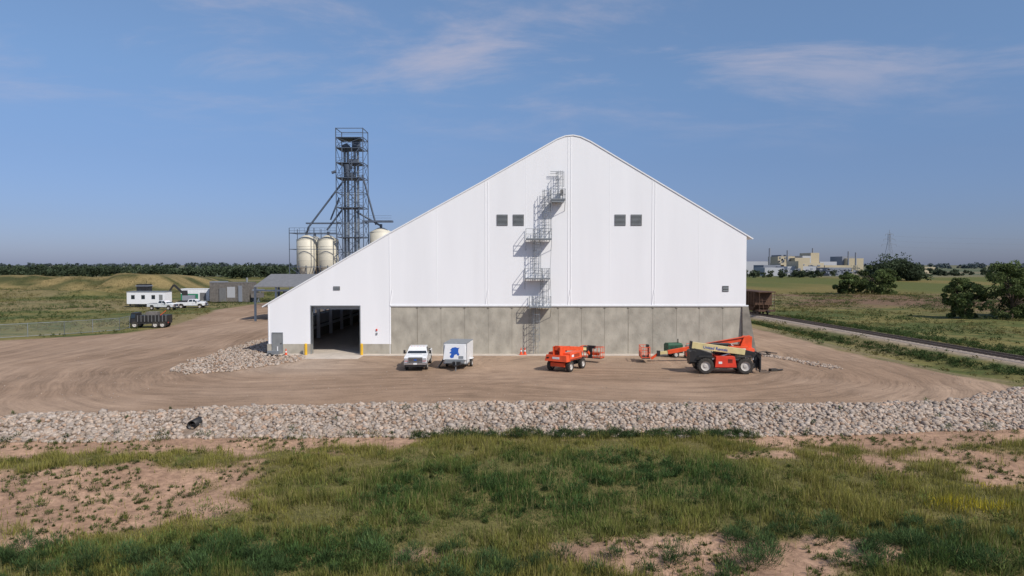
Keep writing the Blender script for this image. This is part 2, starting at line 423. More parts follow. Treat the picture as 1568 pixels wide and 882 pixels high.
n=8000;y=rng.uniform(19,41,n);x=rng.uniform(-1,1,n)*(y*.78+2);k=(bare(x,y)<.4)&(fbm(x,y,2.4,86)>.5);x=x[k];y=y[k]
parts.append(blades(np.stack([x,y,height(x,y)],1),rng.uniform(.35,.75,len(x)),rng.uniform(.02,.04,len(x)),np.array([[.29,.27,.11]])*rng.uniform(.6,1.2,(len(x),1)),.2))
def domes(cx,cy,r,hh,col,per,wd=(.02,.045)):
    n=len(cx);idx=np.repeat(np.arange(n),per);m=len(idx)
    a=rng.uniform(0,6.28,m);e=np.arccos(rng.uniform(0.0,1,m));q=rng.uniform(.45,1.1,m)
    d=np.stack([np.sin(e)*np.cos(a),np.sin(e)*np.sin(a),np.cos(e)],1)
    lob=1+.3*np.sin(a*3+cx[idx]*7)*np.sin(e)
    rr=r[idx]*lob;H_=hh[idx];hz=height(cx,cy)[idx]
    P=np.stack([cx[idx]+d[:,0]*rr*q*.8,cy[idx]+d[:,1]*rr*q*.8,hz+d[:,2]*H_*q*.8],1)
    dr=d+rng.normal(0,.45,(m,3));dr[:,2]+=.5;dr/=np.linalg.norm(dr,axis=1)[:,None]
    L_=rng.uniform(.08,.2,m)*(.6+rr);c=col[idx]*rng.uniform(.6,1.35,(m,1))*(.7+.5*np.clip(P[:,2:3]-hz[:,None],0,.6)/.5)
    return blades(P,L_,rng.uniform(wd[0],wd[1],m),c,dirs=dr)
n=4600;y=rng.uniform(19,42,n);x=rng.uniform(-1,1,n)*(y*.78+2);br=bare(x,y);g=greenness(x,y)
k=(rng.uniform(0,1,n)<(1-br)*(.15+.85*g)*sst(.35,.6,fbm(x,y,2.0,84))+.015)&(y<ybot(x)-.5);x=x[k];y=y[k];g=g[k]
r=rng.uniform(.15,.6,len(x))**1.1
c=np.array([[.07,.125,.038]])*rng.uniform(.7,1.45,(len(x),1))+(1-g[:,None])*np.array([[.08,.05,.005]])
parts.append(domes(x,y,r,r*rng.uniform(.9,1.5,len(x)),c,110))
x=np.concatenate([rng.uniform(-19,0,60),rng.uniform(8,19,50),rng.uniform(-4,8,20)]);y=np.concatenate([rng.uniform(21.5,24.6,60),rng.uniform(22.5,27,50),rng.uniform(21.5,24,20)])
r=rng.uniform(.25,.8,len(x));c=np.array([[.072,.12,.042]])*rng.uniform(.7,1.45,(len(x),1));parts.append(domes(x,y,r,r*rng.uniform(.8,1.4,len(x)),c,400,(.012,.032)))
n=6000;y=rng.uniform(19,41,n);x=rng.uniform(-1,1,n)*(y*.78+2);k=(bare(x,y)>.2)&(y<ybot(x)-.3)&(fbm(x,y,2.2,85)>.45);x=x[k];y=y[k]
r=rng.uniform(.03,.22,len(x))**1.0;c=np.array([[.15,.18,.055]])*rng.uniform(.6,1.4,(len(x),1));parts.append(domes(x,y,r,r*1.1,c,34))
n=330;x=np.concatenate([rng.uniform(-6,14.5,n),rng.uniform(-30,34,40)]);y=ybot(x)-rng.uniform(-.5,.9,len(x));r=rng.uniform(.15,.5,len(x))
c=np.array([[.06,.098,.034]])*rng.uniform(.7,1.4,(len(x),1));parts.append(domes(x,y,r,r*1.2,c,90))
n=26;x=rng.uniform(-32,40,n);y=ybot(x)+rng.uniform(.5,4,n);r=rng.uniform(.1,.3,n);c=np.array([[.07,.12,.036]])*rng.uniform(.8,1.4,(n,1));parts.append(domes(x,y,r,r*1.3+.12,c,70))
Vv,Ff,Cc=joinb(parts);npmesh('foreground_grass',Vv,Ff,3,M['grass'],Cc)
parts=[]
n=30000;y=rng.uniform(50,230,n);x=np.where(rng.uniform(0,1,n)<.55,rng.uniform(34,135,n),rng.uniform(-165,-50,n))
g_,_=masks(x,y);k=(g_<.3)&(np.abs(x-railx(y))>2.8)&(rng.uniform(0,1,n)<sst(.36,.6,fbm(x,y,6,91)))&(np.abs(x)<y*.85+4)&(y>ytop(x)+.3);x=x[k];y=y[k]
r=rng.uniform(.15,.5,len(x))*(.7+y/140)
tt=sst(.4,.6,fbm(x,y,12,92))[:,None]
c=(tt*np.array([[.068,.106,.032]])+(1-tt)*np.array([[.19,.168,.06]]))*rng.uniform(.7,1.3,(len(x),1))
parts.append(domes(x,y,r,r*.9,c,14,(.08,.18)))
n=600;y=rng.uniform(58,150,n);x=railx(y)-rng.uniform(4.2,6.4,n);r=rng.uniform(.3,.65,n);c=np.array([[.06,.095,.03]])*rng.uniform(.8,1.4,(n,1));parts.append(domes(x,y,r,r*.8,c,40,(.06,.13)))
n=600;y=rng.uniform(52,125,n);x=railx(y)+rng.uniform(3.4,8,n);r=rng.uniform(.3,.6,n);c=np.array([[.06,.095,.03]])*rng.uniform(.8,1.5,(n,1));parts.append(domes(x,y,r,r,c,40,(.06,.13)))
Vv,Ff,Cc=joinb(parts);npmesh('field_weeds',Vv,Ff,3,M['grass'],Cc)
# ------------------------------------------------------------------ trees
def leaves(cent,rad,per,size,basec):
    idx=np.repeat(np.arange(len(cent)),per);m=len(idx)
    d=rng.normal(0,1,(m,3));d/=np.linalg.norm(d,axis=1)[:,None];q=rng.uniform(.35,1.0,m)**.6
    P=cent[idx]+d*(rad[idx]*q)[:,None]*np.array([1,1,.8])
    u=rng.normal(0,1,(m,3));u/=np.linalg.norm(u,axis=1)[:,None];w=np.cross(u,rng.normal(0,1,(m,3)));w/=np.linalg.norm(w,axis=1)[:,None]+1e-9
    s=rng.uniform(.5,1.1,m)[:,None]*size
    V=np.stack([P-u*s,P+w*s*.5,P+u*s,P-w*s*.5],1).reshape(-1,3);F=np.arange(4*m).reshape(-1,4)
    c=basec[None]*rng.uniform(.6,1.4,(len(cent),1))[idx]*rng.uniform(.8,1.2,(m,1))
    return V,F,np.repeat(c,4,0)
def tree(name,x,y,h,w,ncl=26,per=130,size=.3,col=(.055,.085,.03),low=.05):
    z0=float(height(np.array([x]),np.array([y]))[0]);e=empty(name,(x,y,z0-.1))
    b=B();top=Vector((rng.uniform(-.3,.3),0,h*.55));b.cyl((0,0,0),top,h*.028,M['bark'],h*.012,8)
    cent=[];rad=[]
    for i in range(ncl):
        a=rng.uniform(0,6.28);zz=rng.uniform(low,.92);env=math.sin(min(1,max(.0,zz*.85+.15))*math.pi)**.55
        rr=w/2*env*math.sqrt(rng.uniform(.05,1))*.9
        c=Vector((math.cos(a)*rr,math.sin(a)*rr,zz*h));cent.append(c[:]);rad.append(rng.uniform(.08,.17)*w*.8)
        if i%2==0: b.cyl((top*rng.uniform(.15,.95))[:],c,h*.011,M['bark'],h*.004,5)
    b.make('trunk_and_limbs',e)
    V_,F_,C_=leaves(np.array(cent),np.array(rad),per,size,np.array(col))
    o=npmesh('crown',V_,F_,4,M['leaf'],C_);o.parent=e
TC=(.11,.145,.052)
for (x,y,h,w) in [(79.5,120,7.4,7),(85,116,10.2,10),(90.5,119,9.2,9.5),(96.5,121,11.2,10.5)]: tree('deciduous_tree',x,y,h,w,60,180,.24,TC)
for (x,y,h,w) in [(109.5,222,7.6,9),(116,220,9.8,12),(122.5,224,8.4,10)]: tree('deciduous_tree',x,y,h,w,40,160,.40,(.10,.135,.048))
def treeline(name,pts,size,per,col):  # far rows: col is muted, with distance haze put into it
    cent=[];rad=[]
    for x,y,h in pts:
        for k in range(5):
            cent.append((x+rng.normal(0,h*.3),y+rng.normal(0,h*.2),h*rng.uniform(.15,.82)));rad.append(h*rng.uniform(.2,.34))
    V_,F_,C_=leaves(np.array(cent),np.array(rad),per,size,np.array(col));return npmesh(name,V_,F_,4,M['leaf'],C_)
pts=[(rng.uniform(-480,-100),rng.uniform(460,560),rng.uniform(5.0,10.5)) for _ in range(380)]
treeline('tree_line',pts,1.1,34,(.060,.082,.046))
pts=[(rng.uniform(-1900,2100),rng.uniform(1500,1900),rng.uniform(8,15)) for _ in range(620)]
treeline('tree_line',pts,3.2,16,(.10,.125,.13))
pts=[(x,rng.uniform(398,412),8+8.5*math.exp(-((x-226)/9)**2)*rng.uniform(.75,1)) for x in rng.uniform(214,240,30)]
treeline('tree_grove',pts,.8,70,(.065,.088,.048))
pts=[(rng.uniform(250,520),rng.uniform(560,640),rng.uniform(3,7)) for _ in range(70)]
treeline('hedgerow',pts,1.2,30,(.07,.09,.055))
pts=[(rng.uniform(150,235),rng.uniform(480,540),rng.uniform(2,6)) for _ in range(40)]
treeline('shrub_row',pts,.9,30,(.07,.09,.052))
# ------------------------------------------------------------------ main building
hall=empty('fabric_storage_building')
FY=72.0;BYK=168.0
prof=[(-25.8,5.3),(-12.8,12.8),(-2.8,18.3),(3.9,22.1),(4.75,22.58),(5.6,22.9),(6.4,22.98),(7.2,22.82),(8.2,22.35),(14.75,18.45),(24.7,12.55)]
b=B()
b.prism([(-25.8,5.1),(24.7,5.1)]+prof[::-1],'y',FY,FY+.25,M['fabric'])
b.bb(-25.8,-21.2,FY,FY+.25,1.1,5.1,M['fabric']);b.bb(-16.1,-12.8,FY,FY+.25,1.1,5.1,M['fabric'])
b.prism([(-25.8,5.1),(24.7,5.1)]+prof[::-1],'y',BYK,BYK+.25,M['fabric']);b.bb(-25.8,24.7,BYK,BYK+.25,0,5.1,M['concrete'])
b.bb(24.45,24.7,FY+.25,BYK,5.1,12.4,M['fabric'])
b.bb(-25.8,-25.6,FY+.25,BYK,1.1,3.0,M['fabric']);b.bb(-25.8,-25.6,FY+.25,BYK,4.7,5.2,M['fabric'])
for q in np.arange(FY+.25,BYK,3.0): b.bb(-25.8,-25.6,q,q+.6,3.0,4.7,M['fabric'])
b.make('fabric_walls',hall)
b=B()
rp=[(-26.35,4.98)]+prof[:-1]+[(25.35,12.15)]
for (xa,za),(xb,zb) in zip(rp[:-1],rp[1:]):
    d=Vector((xb-xa,0,zb-za)).normalized();nn=Vector((-d.z,0,d.x))*.12
    b.hull([(xa,FY-.07,za),(xb,FY-.07,zb),(xb,BYK+.3,zb),(xa,BYK+.3,za),(xa+nn.x,FY-.07,za+nn.z),(xb+nn.x,FY-.07,zb+nn.z),(xb+nn.x,BYK+.3,zb+nn.z),(xa+nn.x,BYK+.3,za+nn.z)],M['whitemetal'])
b.make('roof',hall)
b=B()
b.bb(-12.8,24.9,FY+.03,FY+.45,0,5.07,M['concrete'])
b.bb(24.45,24.9,FY+.45,BYK,0,5.07,M['concrete'])
b.hull([(24.3,FY-.5,0),(25.75,FY-.5,0),(25.75,FY+.02,0),(24.3,FY+.02,0),(24.3,FY-.1,5.05),(24.95,FY-.1,5.05),(24.95,FY+.02,5.05),(24.3,FY+.02,5.05)],M['concrete2'])
b.hull([(24.9,FY+.03,0),(25.75,FY+.03,0),(25.75,FY+.8,0),(24.9,FY+.8,0),(24.9,FY+.03,5.05),(24.95,FY+.03,5.05),(24.95,FY+.8,5.05),(24.9,FY+.8,5.05)],M['concrete2'])
b.bb(-25.9,-21.2,FY-.02,FY+.3,0,1.1,M['concrete']);b.bb(-16.1,-12.83,FY-.02,FY+.3,0,1.1,M['concrete'])
b.bb(-25.9,-25.6,FY+.3,BYK,0,1.1,M['concrete'])
b.make('concrete_wall',hall)
b=B()
jx=[-10.0,-7.5,-5.0,-2.5,0,2.5,4.9,7.35,9.8,12.3,14.9,17.4,19.8,22.3]
for i,q in enumerate(jx):
    ww=.014 if i not in(0,5,9) else .035
    b.bb(q-ww,q+ww,FY+.015,FY+.04,0.1,5.0,M['joint'])
    b.bb(q-.08,q+.08,FY-.03,FY+.035,4.88,5.06,M['concrete2'])
for i in range(len(jx)-1):
    for zz in (.9,2.1,3.3,4.4):
        for f in(.18,.5,.82):
            xx=jx[i]+(jx[i+1]-jx[i])*f;b.box((xx,FY+.025,zz),(.05,.03,.05),M['joint'])
b.make('panel_joints',hall)
b=B()
b.bb(-12.85,24.95,FY-.07,FY+.02,5.08,5.22,M['whitemetal'])
def topz(x): return float(np.interp(x,[p[0] for p in prof],[p[1] for p in prof]))
for q in (-12.9,-2.8,5.9,14.75):
    for dx in((0,.3) if q>-12 else (0,)):
        b.cyl((q+dx,FY+.025,5.2 if q>-12.8 else 0),(q+dx,FY+.025,topz(q)-.1),.055,M['fabric'],n=10)
    b.cyl((q,FY+.0,5.2),(q+.25,FY+.0,6.8),.05,M['fabric'],n=8)
for q in (-7.9,1.5,10.3,19.7):
    b.cyl((q,FY+.05,5.2),(q,FY+.05,topz(q)-.1),.062,M['fabric'],n=10)
b.cyl((-25.72,FY-.0,1.1),(-25.72,FY-.0,5.1),.05,M['fabric'],n=8)
b.make('seam_pipes',hall)
b=B()
def vent(x0,x1,z0,z1):
    b.bb(x0,x1,FY-.03,FY+.01,z0,z1,M['dark']);fw=.05
    b.bb(x0-fw,x1+fw,FY-.06,FY+.01,z1,z1+fw,M['louver']);b.bb(x0-fw,x1+fw,FY-.06,FY+.01,z0-fw,z0,M['louver'])
    b.bb(x0-fw,x0,FY-.06,FY+.01,z0,z1,M['louver']);b.bb(x1,x1+fw,FY-.06,FY+.01,z0,z1,M['louver'])
    nn=max(3,int((z1-z0)/.13))
    for i in range(nn):
        zz=z0+(i+.5)*(z1-z0)/nn;b.hull([(x0,FY-.09,zz-.05),(x1,FY-.09,zz-.05),(x1,FY-.03,zz),(x0,FY-.03,zz),(x0,FY-.09,zz-.03),(x1,FY-.09,zz-.03),(x1,FY-.03,zz+.03),(x0,FY-.03,zz+.03)],M['galv'])
for xa in(-1.55,.15,10.85,12.55): vent(xa,xa+1.05,13.65,14.7)
vent(-18.8,-18.2,6.85,7.15);vent(22.25,22.8,6.7,7.2)
b.make('louvre_vents',hall)
b=B()
b.bb(-25.3,-24.3,FY-.06,FY-.0,.1,2.25,M['door']);b.bb(-25.38,-25.3,FY-.09,FY,.08,2.33,M['galv']);b.bb(-24.3,-24.22,FY-.09,FY,.08,2.33,M['galv']);b.bb(-25.3,-24.3,FY-.09,FY,2.25,2.33,M['galv'])
b.box((-24.42,FY-.09,1.15),(.1,.05,.06),M['black'])
b.make('man_door',hall)
b=B()
b.bb(-21.3,-21.2,FY-.03,FY+.6,0,5.1,M['galv']);b.bb(-16.1,-16.0,FY-.03,FY+.6,0,5.1,M['galv']);b.bb(-21.3,-16.0,FY-.03,FY-.005,5.1,5.18,M['galv'])
b.bb(-21.2,-16.1,FY+.3,FY+.5,4.75,5.1,M['galv'])
b.make('roller_door_frame',hall)
b=B()
b.bb(-25.5,24.4,FY+.5,BYK-.2,.0,.03,M['apron'])
for i in range(8):
    yy=76+i*6
    b.bb(-25.2,-24.8,yy-.15,yy+.15,0,5.4,M['whitemetal']);b.bb(-13.4,-13.0,yy-.2,yy+.2,0,12,M['whitemetal'])
    b.beam((-25.2,yy,5.0),(-13,yy,12.0),.25,.4,M['galv'])
for zz in(1.6,3.1): b.bb(-25.4,-25.3,FY+.6,BYK-1,zz,zz+.15,M['galv'])
b.bb(-17.5,-13.6,100,101,0,4.8,M['concrete2'])
b.make('interior_frames',hall)
b=B()
for q in(-21.6,-15.75):
    b.cyl((q,FY-.75,0),(q,FY-.75,1.15),.15,M['yellow'],n=16);b.lathe((q,FY-.75,1.15),(0,0,1),[(.15,0),(.12,.05),(.06,.09),(.001,.1)],M['yellow'],16)
b.make('door_guard_post',hall)
b=B()
b.bb(-22.3,-15.5,FY-3.6,FY+.5,-.1,.035,M['apron']);b.bb(-26.2,-22.3,FY-1.0,FY,-.1,.08,M['apron']);b.bb(-15.5,24.3,FY-1.3,FY+.02,-.1,.06,M['apron'])
b.bb(-18.85,-18.83,FY-3.6,FY,.03,.038,M['concrete2'])
b.make('concrete_apron',hall)
b=B();b.box((-14.3,FY-.05,2.6),(.14,.1,.2),M['red']);b.box((-14.3,FY-.05,2.2),(.16,.1,.2),M['galv']);b.make('alarm_box',hall)
b=B();g=M['galv']
def platform(x0,x1,z,d0=.15,d1=1.35):
    ya,yb=FY-d0,FY-d1
    b.bb(x0,x1,yb,ya,z-.05,z,g)
    for xx in(x0,x1):
        b.bar((xx,ya,z),(xx,ya,z+1.1),.04,g)
        b.bar((xx,yb,z),(xx,FY,z-1.1),.04,g)
    k=max(2,int((x1-x0)/.7)+1)
    for i in range(k): xx=x0+(x1-x0)*i/(k-1);b.bar((xx,yb,z),(xx,yb,z+1.1),.04,g)
    for h in(.55,1.1):
        b.bar((x0,yb,z+h),(x1,yb,z+h),.04,g);b.bar((x0,ya,z+h),(x0,yb,z+h),.04,g);b.bar((x1,ya,z+h),(x1,yb,z+h),.04,g)
    b.bb(x0,x1,yb-.02,yb,z,z+.12,g)
def ladder(xc,z0,z1,cage0=None,dy=.45):
    yy=FY-dy
    for sx in(-.24,.24): b.bar((xc+sx,yy,z0),(xc+sx,yy,z1),.04,g)
    for zz in np.arange(z0+.3,z1,.3): b.bar((xc-.24,yy,zz),(xc+.24,yy,zz),.022,g)
    for zz in np.arange(z0+.8,z1,1.8):
        for sx in(-.24,.24): b.bar((xc+sx,yy,zz),(xc+sx,FY,zz),.03,g)
    c0=(z0+2.2) if cage0 is None else cage0
    zz=c0;A=[math.pi*i/6 for i in range(7)]
    pt=lambda a,z:(xc+.42*math.cos(a),yy-.05-.74*math.sin(a),z)
    while zz<=z1+.01:
        for i in range(6): b.bar(pt(A[i],zz),pt(A[i+1],zz),.034,g)
        zz+=.7
    for i in range(7): b.bar(pt(A[i],c0),pt(A[i],z1),.028,g)
platform(4.05,5.5,16.2);platform(1.45,4.1,12.1);platform(1.35,3.95,8.0);platform(1.8,4.05,5.05)
ladder(5.0,16.2,19.2,17.6);ladder(3.6,12.1,17.3,12.9);ladder(2.6,8.0,13.2,8.9);ladder(3.4,5.05,9.1,6.0);ladder(2.5,.1,6.1,1.5)
for (xa,za),(xb,zb) in [((4.05,16.2),(4.1,13.2)),((4.1,12.1),(3.95,9.1)),((3.95,8.0),(4.05,6.1))]:
    b.bar((xa,FY-1.3,za),(xb,FY-1.3,zb),.035,g)
b.bar((4.0,FY-.4,19.2),(5.3,FY-.4,19.2),.05,g);b.bar((4.0,FY-.4,19.0),(5.3,FY-.4,19.0),.035,g);b.bb(4.1,5.4,FY-1.3,FY-.2,15.95,16.15,M['galv']);b.box((5.2,FY-.5,17.0),(.3,.5,.6),M['louver'])
b.make('caged_ladder',hall)
# ------------------------------------------------------------------ grain silos and tower
b=B()
tx,ty=-34.9,150;w=2.9;dp=2.6;bl=M['blsteel']
lv=[0,4.5,9,12.2,15.4,18.6,21.8,25,28.2,31.4,34.6,36.8,38.7]
cs=[(tx-w,ty-dp),(tx+w,ty-dp),(tx+w,ty+dp),(tx-w,ty+dp)]
for cx,cy in cs+[(tx+.5,ty-dp),(tx-1.6,ty-dp)]: b.bar((cx,cy,0),(cx,cy,38.8 if (cx,cy) in cs else 34.6),.17,bl)
for i,z in enumerate(lv[1:]):
    for k in range(4):
        a=cs[k];c=cs[(k+1)%4];b.bar((a[0],a[1],z),(c[0],c[1],z),.13,bl)
        z0=lv[i]
        if i<11 :
            b.bar((a[0],a[1],z0),(c[0],c[1],z),.075,bl)
            if i%2==0: b.bar((c[0],c[1],z0),(a[0],a[1],z),.075,bl)
    if i in(3,5,7,8,9,10) : b.bb(tx-w+.2,tx+w*.8,ty-dp+.1,ty+dp-.1,z-.1,z,bl)
    if i in(3,5,7,8,9,10,6):
        for h in(.5,1.05): b.bar((tx-w,ty-dp,z+h),(tx+w,ty-dp,z+h),.05,bl)
for dx in(-1.3,.9):
    for q in(-.35,.35): b.bb(tx+dx+q-.18,tx+dx+q+.18,ty-.4,ty+.4,0,34.6,M['galv'])
    b.lathe((tx+dx,ty-.5,34.9),(0,1,0),[(.001,0),(.9,0),(.9,1.0),(.001,1.0)],bl,20)
b.box((tx+.9,ty,35.8),(1.6,1.2,1.2),bl);b.box((tx+.2,ty-.4,31.8),(2.2,1.5,1.2),bl);b.box((tx-.4,ty-.4,28.8),(1.6,1.5,1.3),bl)
b.cyl((tx-.6,ty-2,31),(tx-.6,ty-2,27.8),1.0,bl,.25,12)
for i in range(8):
    z0=9+i*3.2;s=1 if i%2 else -1
    b.bar((tx+1.1-s*1.2,ty-dp-.3,z0),(tx+1.1+s*1.2,ty-dp-.3,z0+3.2),.14,bl)
for (p,q,r) in [((tx-1.8,ty-1,27.5),(-44.3,149,17.6),.22),((tx-1.2,ty-1,22.5),(-40.3,149,17.0),.22),((tx+2.4,ty-1,29),(-29.8,150,18.2),.2),((tx-2.6,ty-1.2,24),(-39.5,149,19.2),.18),((-44.3,149,17.6),(-45,150,16.2),.22),((tx+1,ty-1,21),(-28.8,150,18.0),.2)]:
    b.cyl(p,q,r,M['blsteel'],n=8)
b.box((-41.2,149.6,18.5),(7.5,.9,.3),bl)
b.box((-29.3,149.6,18.9),(6.5,1.6,.4),bl)
for h in(.5,1.0): b.bar((-32,148.8,19.1+h),(-26.2,148.8,19.1+h),.05,bl)
b.cyl((tx-w,ty-dp,29.5),(tx-w-.9,ty-dp,29.2),.3,bl,n=8)
b.make('elevator_tower')
def silo(x,y,r,zb,zt,legs=True):
    e=empty('grain_silo',(x,y,0));b=B()
    b.lathe((0,0,0),(0,0,1),[(.35,zb-3.2),(r,zb),(r,zt),(r*.25,zt+1.0),(.001,zt+1.05)],M['silo'],32)
    b.make('shell',e);b=B()
    for zz in np.arange(zb,zt+.1,(zt-zb)/4): b.lathe((0,0,zz),(0,0,1),[(r+.01,-.05),(r+.06,0),(r+.01,.05)],M['silo'],32)
    b.make('ring_bands',e);b=B()
    for i in range(8):
        a=math.pi*2*i/8+.2;b.bar((r*math.cos(a),r*math.sin(a),0),(r*math.cos(a),r*math.sin(a),zb+.4),.16,M['blsteel'])
    b.cyl((0,0,zt+1),(0,0,zt+1.8),.3,M['blsteel'])
    b.make('support_legs',e)
silo(-45,150,2.2,8.9,14.9);silo(-40.3,150,2.2,8.9,14.9);silo(-28.9,151,2.5,7,16.6);silo(-45,156,2.2,8.9,14.9)
b=B()
for xx in(-48,-42.7,-37.8): 
    for yy in(147.4,153): b.bar((xx,yy,0),(xx,yy,17.4),.13,bl)
for z in(5,9,12.8,16.3):
    b.bar((-48,147.4,z),(-37.8,147.4,z),.12,bl);b.bar((-48,153,z),(-37.8,153,z),.12,bl);b.bar((-48,147.4,z),(-48,153,z),.12,bl)
for h in(.5,1.1): b.bar((-48,147.4,16.3+h),(-37.8,147.4,16.3+h),.06,bl)
for xx in np.arange(-48,-37.7,1.1): b.bar((xx,147.4,16.3),(xx,147.4,17.4),.05,bl)
b.bar((-48,147.4,0),(-42.7,147.4,5),.1,bl);b.bar((-42.7,147.4,5),(-48,147.4,9),.1,bl)
b.bb(-48,-37.8,147.5,148.3,16.2,16.28,bl)
b.make('silo_catwalk')
# ------------------------------------------------------------------ open shed
sh=empty('open_shed');b=B()
b.hull([(-43.2,114,5.7),(-33,114,5.7),(-33,119,7.7),(-42.0,119,7.7),(-43.2,114,5.85),(-33,114,5.85),(-33,119,7.85),(-42,119,7.85)],M['shed'])
b.hull([(-42.0,119.02,7.7),(-33,119.02,7.7),(-33,126,5.7),(-43.2,126,5.7),(-42.0,119.02,7.85),(-33,119.02,7.85),(-33,126,5.85),(-43.2,126,5.85)],M['shed'])
b.make('roof',sh);b=B()
for xx in(-43,-39.5,-36,-33.2):
    for yy in(114.2,125.8): b.bb(xx-.15,xx+.15,yy-.15,yy+.15,0,5.7,M['blsteel'])
b.bb(-43.1,-33.1,114.1,114.3,5.0,5.3,M['blsteel']);b.bb(-42,-34,125,125.3,0,4.8,M['greycont']);b.bb(-41,-38,118,122,0,3.0,M['plantgrey']);b.make('posts_and_back_wall',sh)
# ------------------------------------------------------------------ pickup
def pickup(name,x,y,rz,bump=True):
    b=B();W=M['white']
    side=[(0.05,.62),(0.0,1.05),(.06,1.22),(.5,1.30),(1.45,1.36),(3.55,1.36),(3.6,1.33),(6.05,1.33),(6.08,.62),(5.45,.62),(5.38,.9),(5.15,1.02),(4.75,1.02),(4.5,.9),(4.42,.62),(1.55,.62),(1.48,.9),(1.25,1.02),(.85,1.02),(.6,.9),(.52,.62)]
    b.prism(side,'x',-1.0,1.0,W)
    b.bb(-.9,.9,.3,5.9,.5,.66,M['black'])
    b.fr(-.96,.96,1.42,3.62,1.355,-.76,.76,2.15,3.4,1.96,W)
    b.fr(-.62,.62,.12,1.5,1.26,-.5,.5,.3,1.45,1.42,W)
    def q(p): b.add(p,[(0,1,2,3)],M['glass'])
    q([(-.88,1.47,1.41),(.88,1.47,1.41),(.70,2.10,1.90),(-.70,2.10,1.90)])
    q([(-.7,3.44,1.90),(.7,3.44,1.90),(.85,3.61,1.45),(-.85,3.61,1.45)])
    for s in(-1,1):
        q([(s*.955,1.75,1.42),(s*.955,2.55,1.42),(s*.80,2.55,1.88),(s*.80,2.2,1.88)])
        q([(s*.955,2.65,1.42),(s*.955,3.45,1.42),(s*.80,3.3,1.88),(s*.80,2.65,1.88)])
        b.box((s*1.17,1.72,1.52),(.18,.12,.32),M['black']);b.bar((s*.98,1.7,1.42),(s*1.12,1.72,1.5),.04,M['black'])
        b.box((s*.80,-.0,1.06),(.32,.12,.22),M['lamp']);b.box((s*.8,-.0,.92),(.3,.1,.04),M['orange'])
        for yy in(1.05,4.95): b.wheel((s*.88,yy,.41),.41,.28)
        b.box((s*.75,.0-.06,.62),(.2,.05,.12),M['black'])
        for yy in(1.72,2.6,3.5): b.bb(s*1.0-.004,s*1.0+.004,yy-.012,yy+.012,.68,1.34,M['black'])
        b.bb(s*1.0-.02,s*1.0+.02,2.3,2.45,1.12,1.16,M['black'])
    b.box((0,-.01,1.02),(1.24,.12,.40),M['black'])
    for i in range(3): b.box((0,-.075,.90+i*.12),(1.2,.03,.04),M['chrome'])
    for sx in(-.62,.62): b.box((sx,-.075,1.02),(.04,.03,.40),M['chrome'])
    b.box((0,-.09,1.02),(.24,.03,.11),M['blue'])
    b.box((0,-.08,.70),(2.0,.28,.20),M['chrome']);b.box((0,-.225,.70),(.32,.01,.15),M['white'])
    b.box((0,.0,.5),(1.7,.3,.16),M['black'])
    for i in(-2,-1,0,1,2): b.box((i*.28,2.2,1.985),(.07,.07,.03),M['orange'])
    b.bb(-.88,.88,3.75,5.95,1.3,1.345,M['black'])
    return b.make(name,None,(x,y,0),rz,.03)
pickup('pickup_truck',-8.6,60.5,R(2))
pickup('pickup_truck',-70.5,143,R(80));pickup('pickup_truck',-66.8,149,R(95))
# ------------------------------------------------------------------ enclosed trailer
b=B();W=M['white']
b.bb(-1.05,1.05,0,3.6,.55,2.35,W);b.fr(-1.05,1.05,-.28,0,.9,-.9,.9,-.1,0,2.3,W)
b.bb(-1.08,1.08,-.02,3.62,.48,.56,M['galv']);b.bb(-1.08,-1.04,-.02,.03,.55,2.36,M['galv']);b.bb(1.04,1.08,-.02,.03,.55,2.36,M['galv']);b.bb(-1.07,1.07,-.02,3.6,2.34,2.39,M['galv'])
b.fr(-.9,.9,-.31,-.28,.6,-.9,.9,-.30,-.28,.95,M['galv'])
def gy(z): return -.28+.18*(z-.9)/1.4-.012
hp=[(-.45,1.05),(-.20,1.10),(-.12,1.35),(.08,1.42),(.15,1.30),(.27,1.28),(.33,1.38),(.22,1.62),(.24,1.86),(.34,2.0),(.16,1.97),(-.05,2.04),(-.35,1.98),(-.52,1.78),(-.40,1.70),(-.60,1.52),(-.40,1.44),(-.55,1.22)]
b.add([(px+.1,gy(pz),pz) for px,pz in hp],[tuple(range(len(hp)))],M['blue'])
b.add([(.35,gy(1.0),1.0),(.8,gy(1.0),1.0),(.8,gy(1.25),1.25),(.35,gy(1.25),1.25)],[(0,1,2,3)],M['galv'])
for s in(-1,1):
    b.wheel((s*1.15,2.0,.36),.36,.22);b.bb(s*1.15-.16,s*1.15+.16,1.5,2.5,.76,.80,W)
    b.bar((s*.8,0,.5),(0.25,-1.25,.5),.07,M['black'])
b.box((.25,-1.3,.52),(.14,.3,.12),M['black']);b.cyl((.25,-1.05,0),(.25,-1.05,.95),.04,M['galv']);b.box((.25,-.7,.66),(.7,.4,.28),M['black'])
b.hull([(-1.12,.3,2.1),(-1.06,.3,2.1),(-1.06,1.6,2.1),(-1.12,1.6,2.1),(-1.12,.3,2.15),(-1.06,.3,2.15),(-1.06,1.6,2.15),(-1.12,1.6,2.15)],M['galv'])
b.hull([(-1.75,.5,.05),(-1.7,.5,.05),(-1.7,1.7,.05),(-1.75,1.7,.05),(-1.12,.5,1.1),(-1.07,.5,1.1),(-1.07,1.7,1.1),(-1.12,1.7,1.1)],M['galv'])
b.bb(-1.065,-1.052,.5,1.7,.6,2.1,M['dark'])
b.make('enclosed_trailer',None,(-5.15,61.6,0),R(-6),.015)
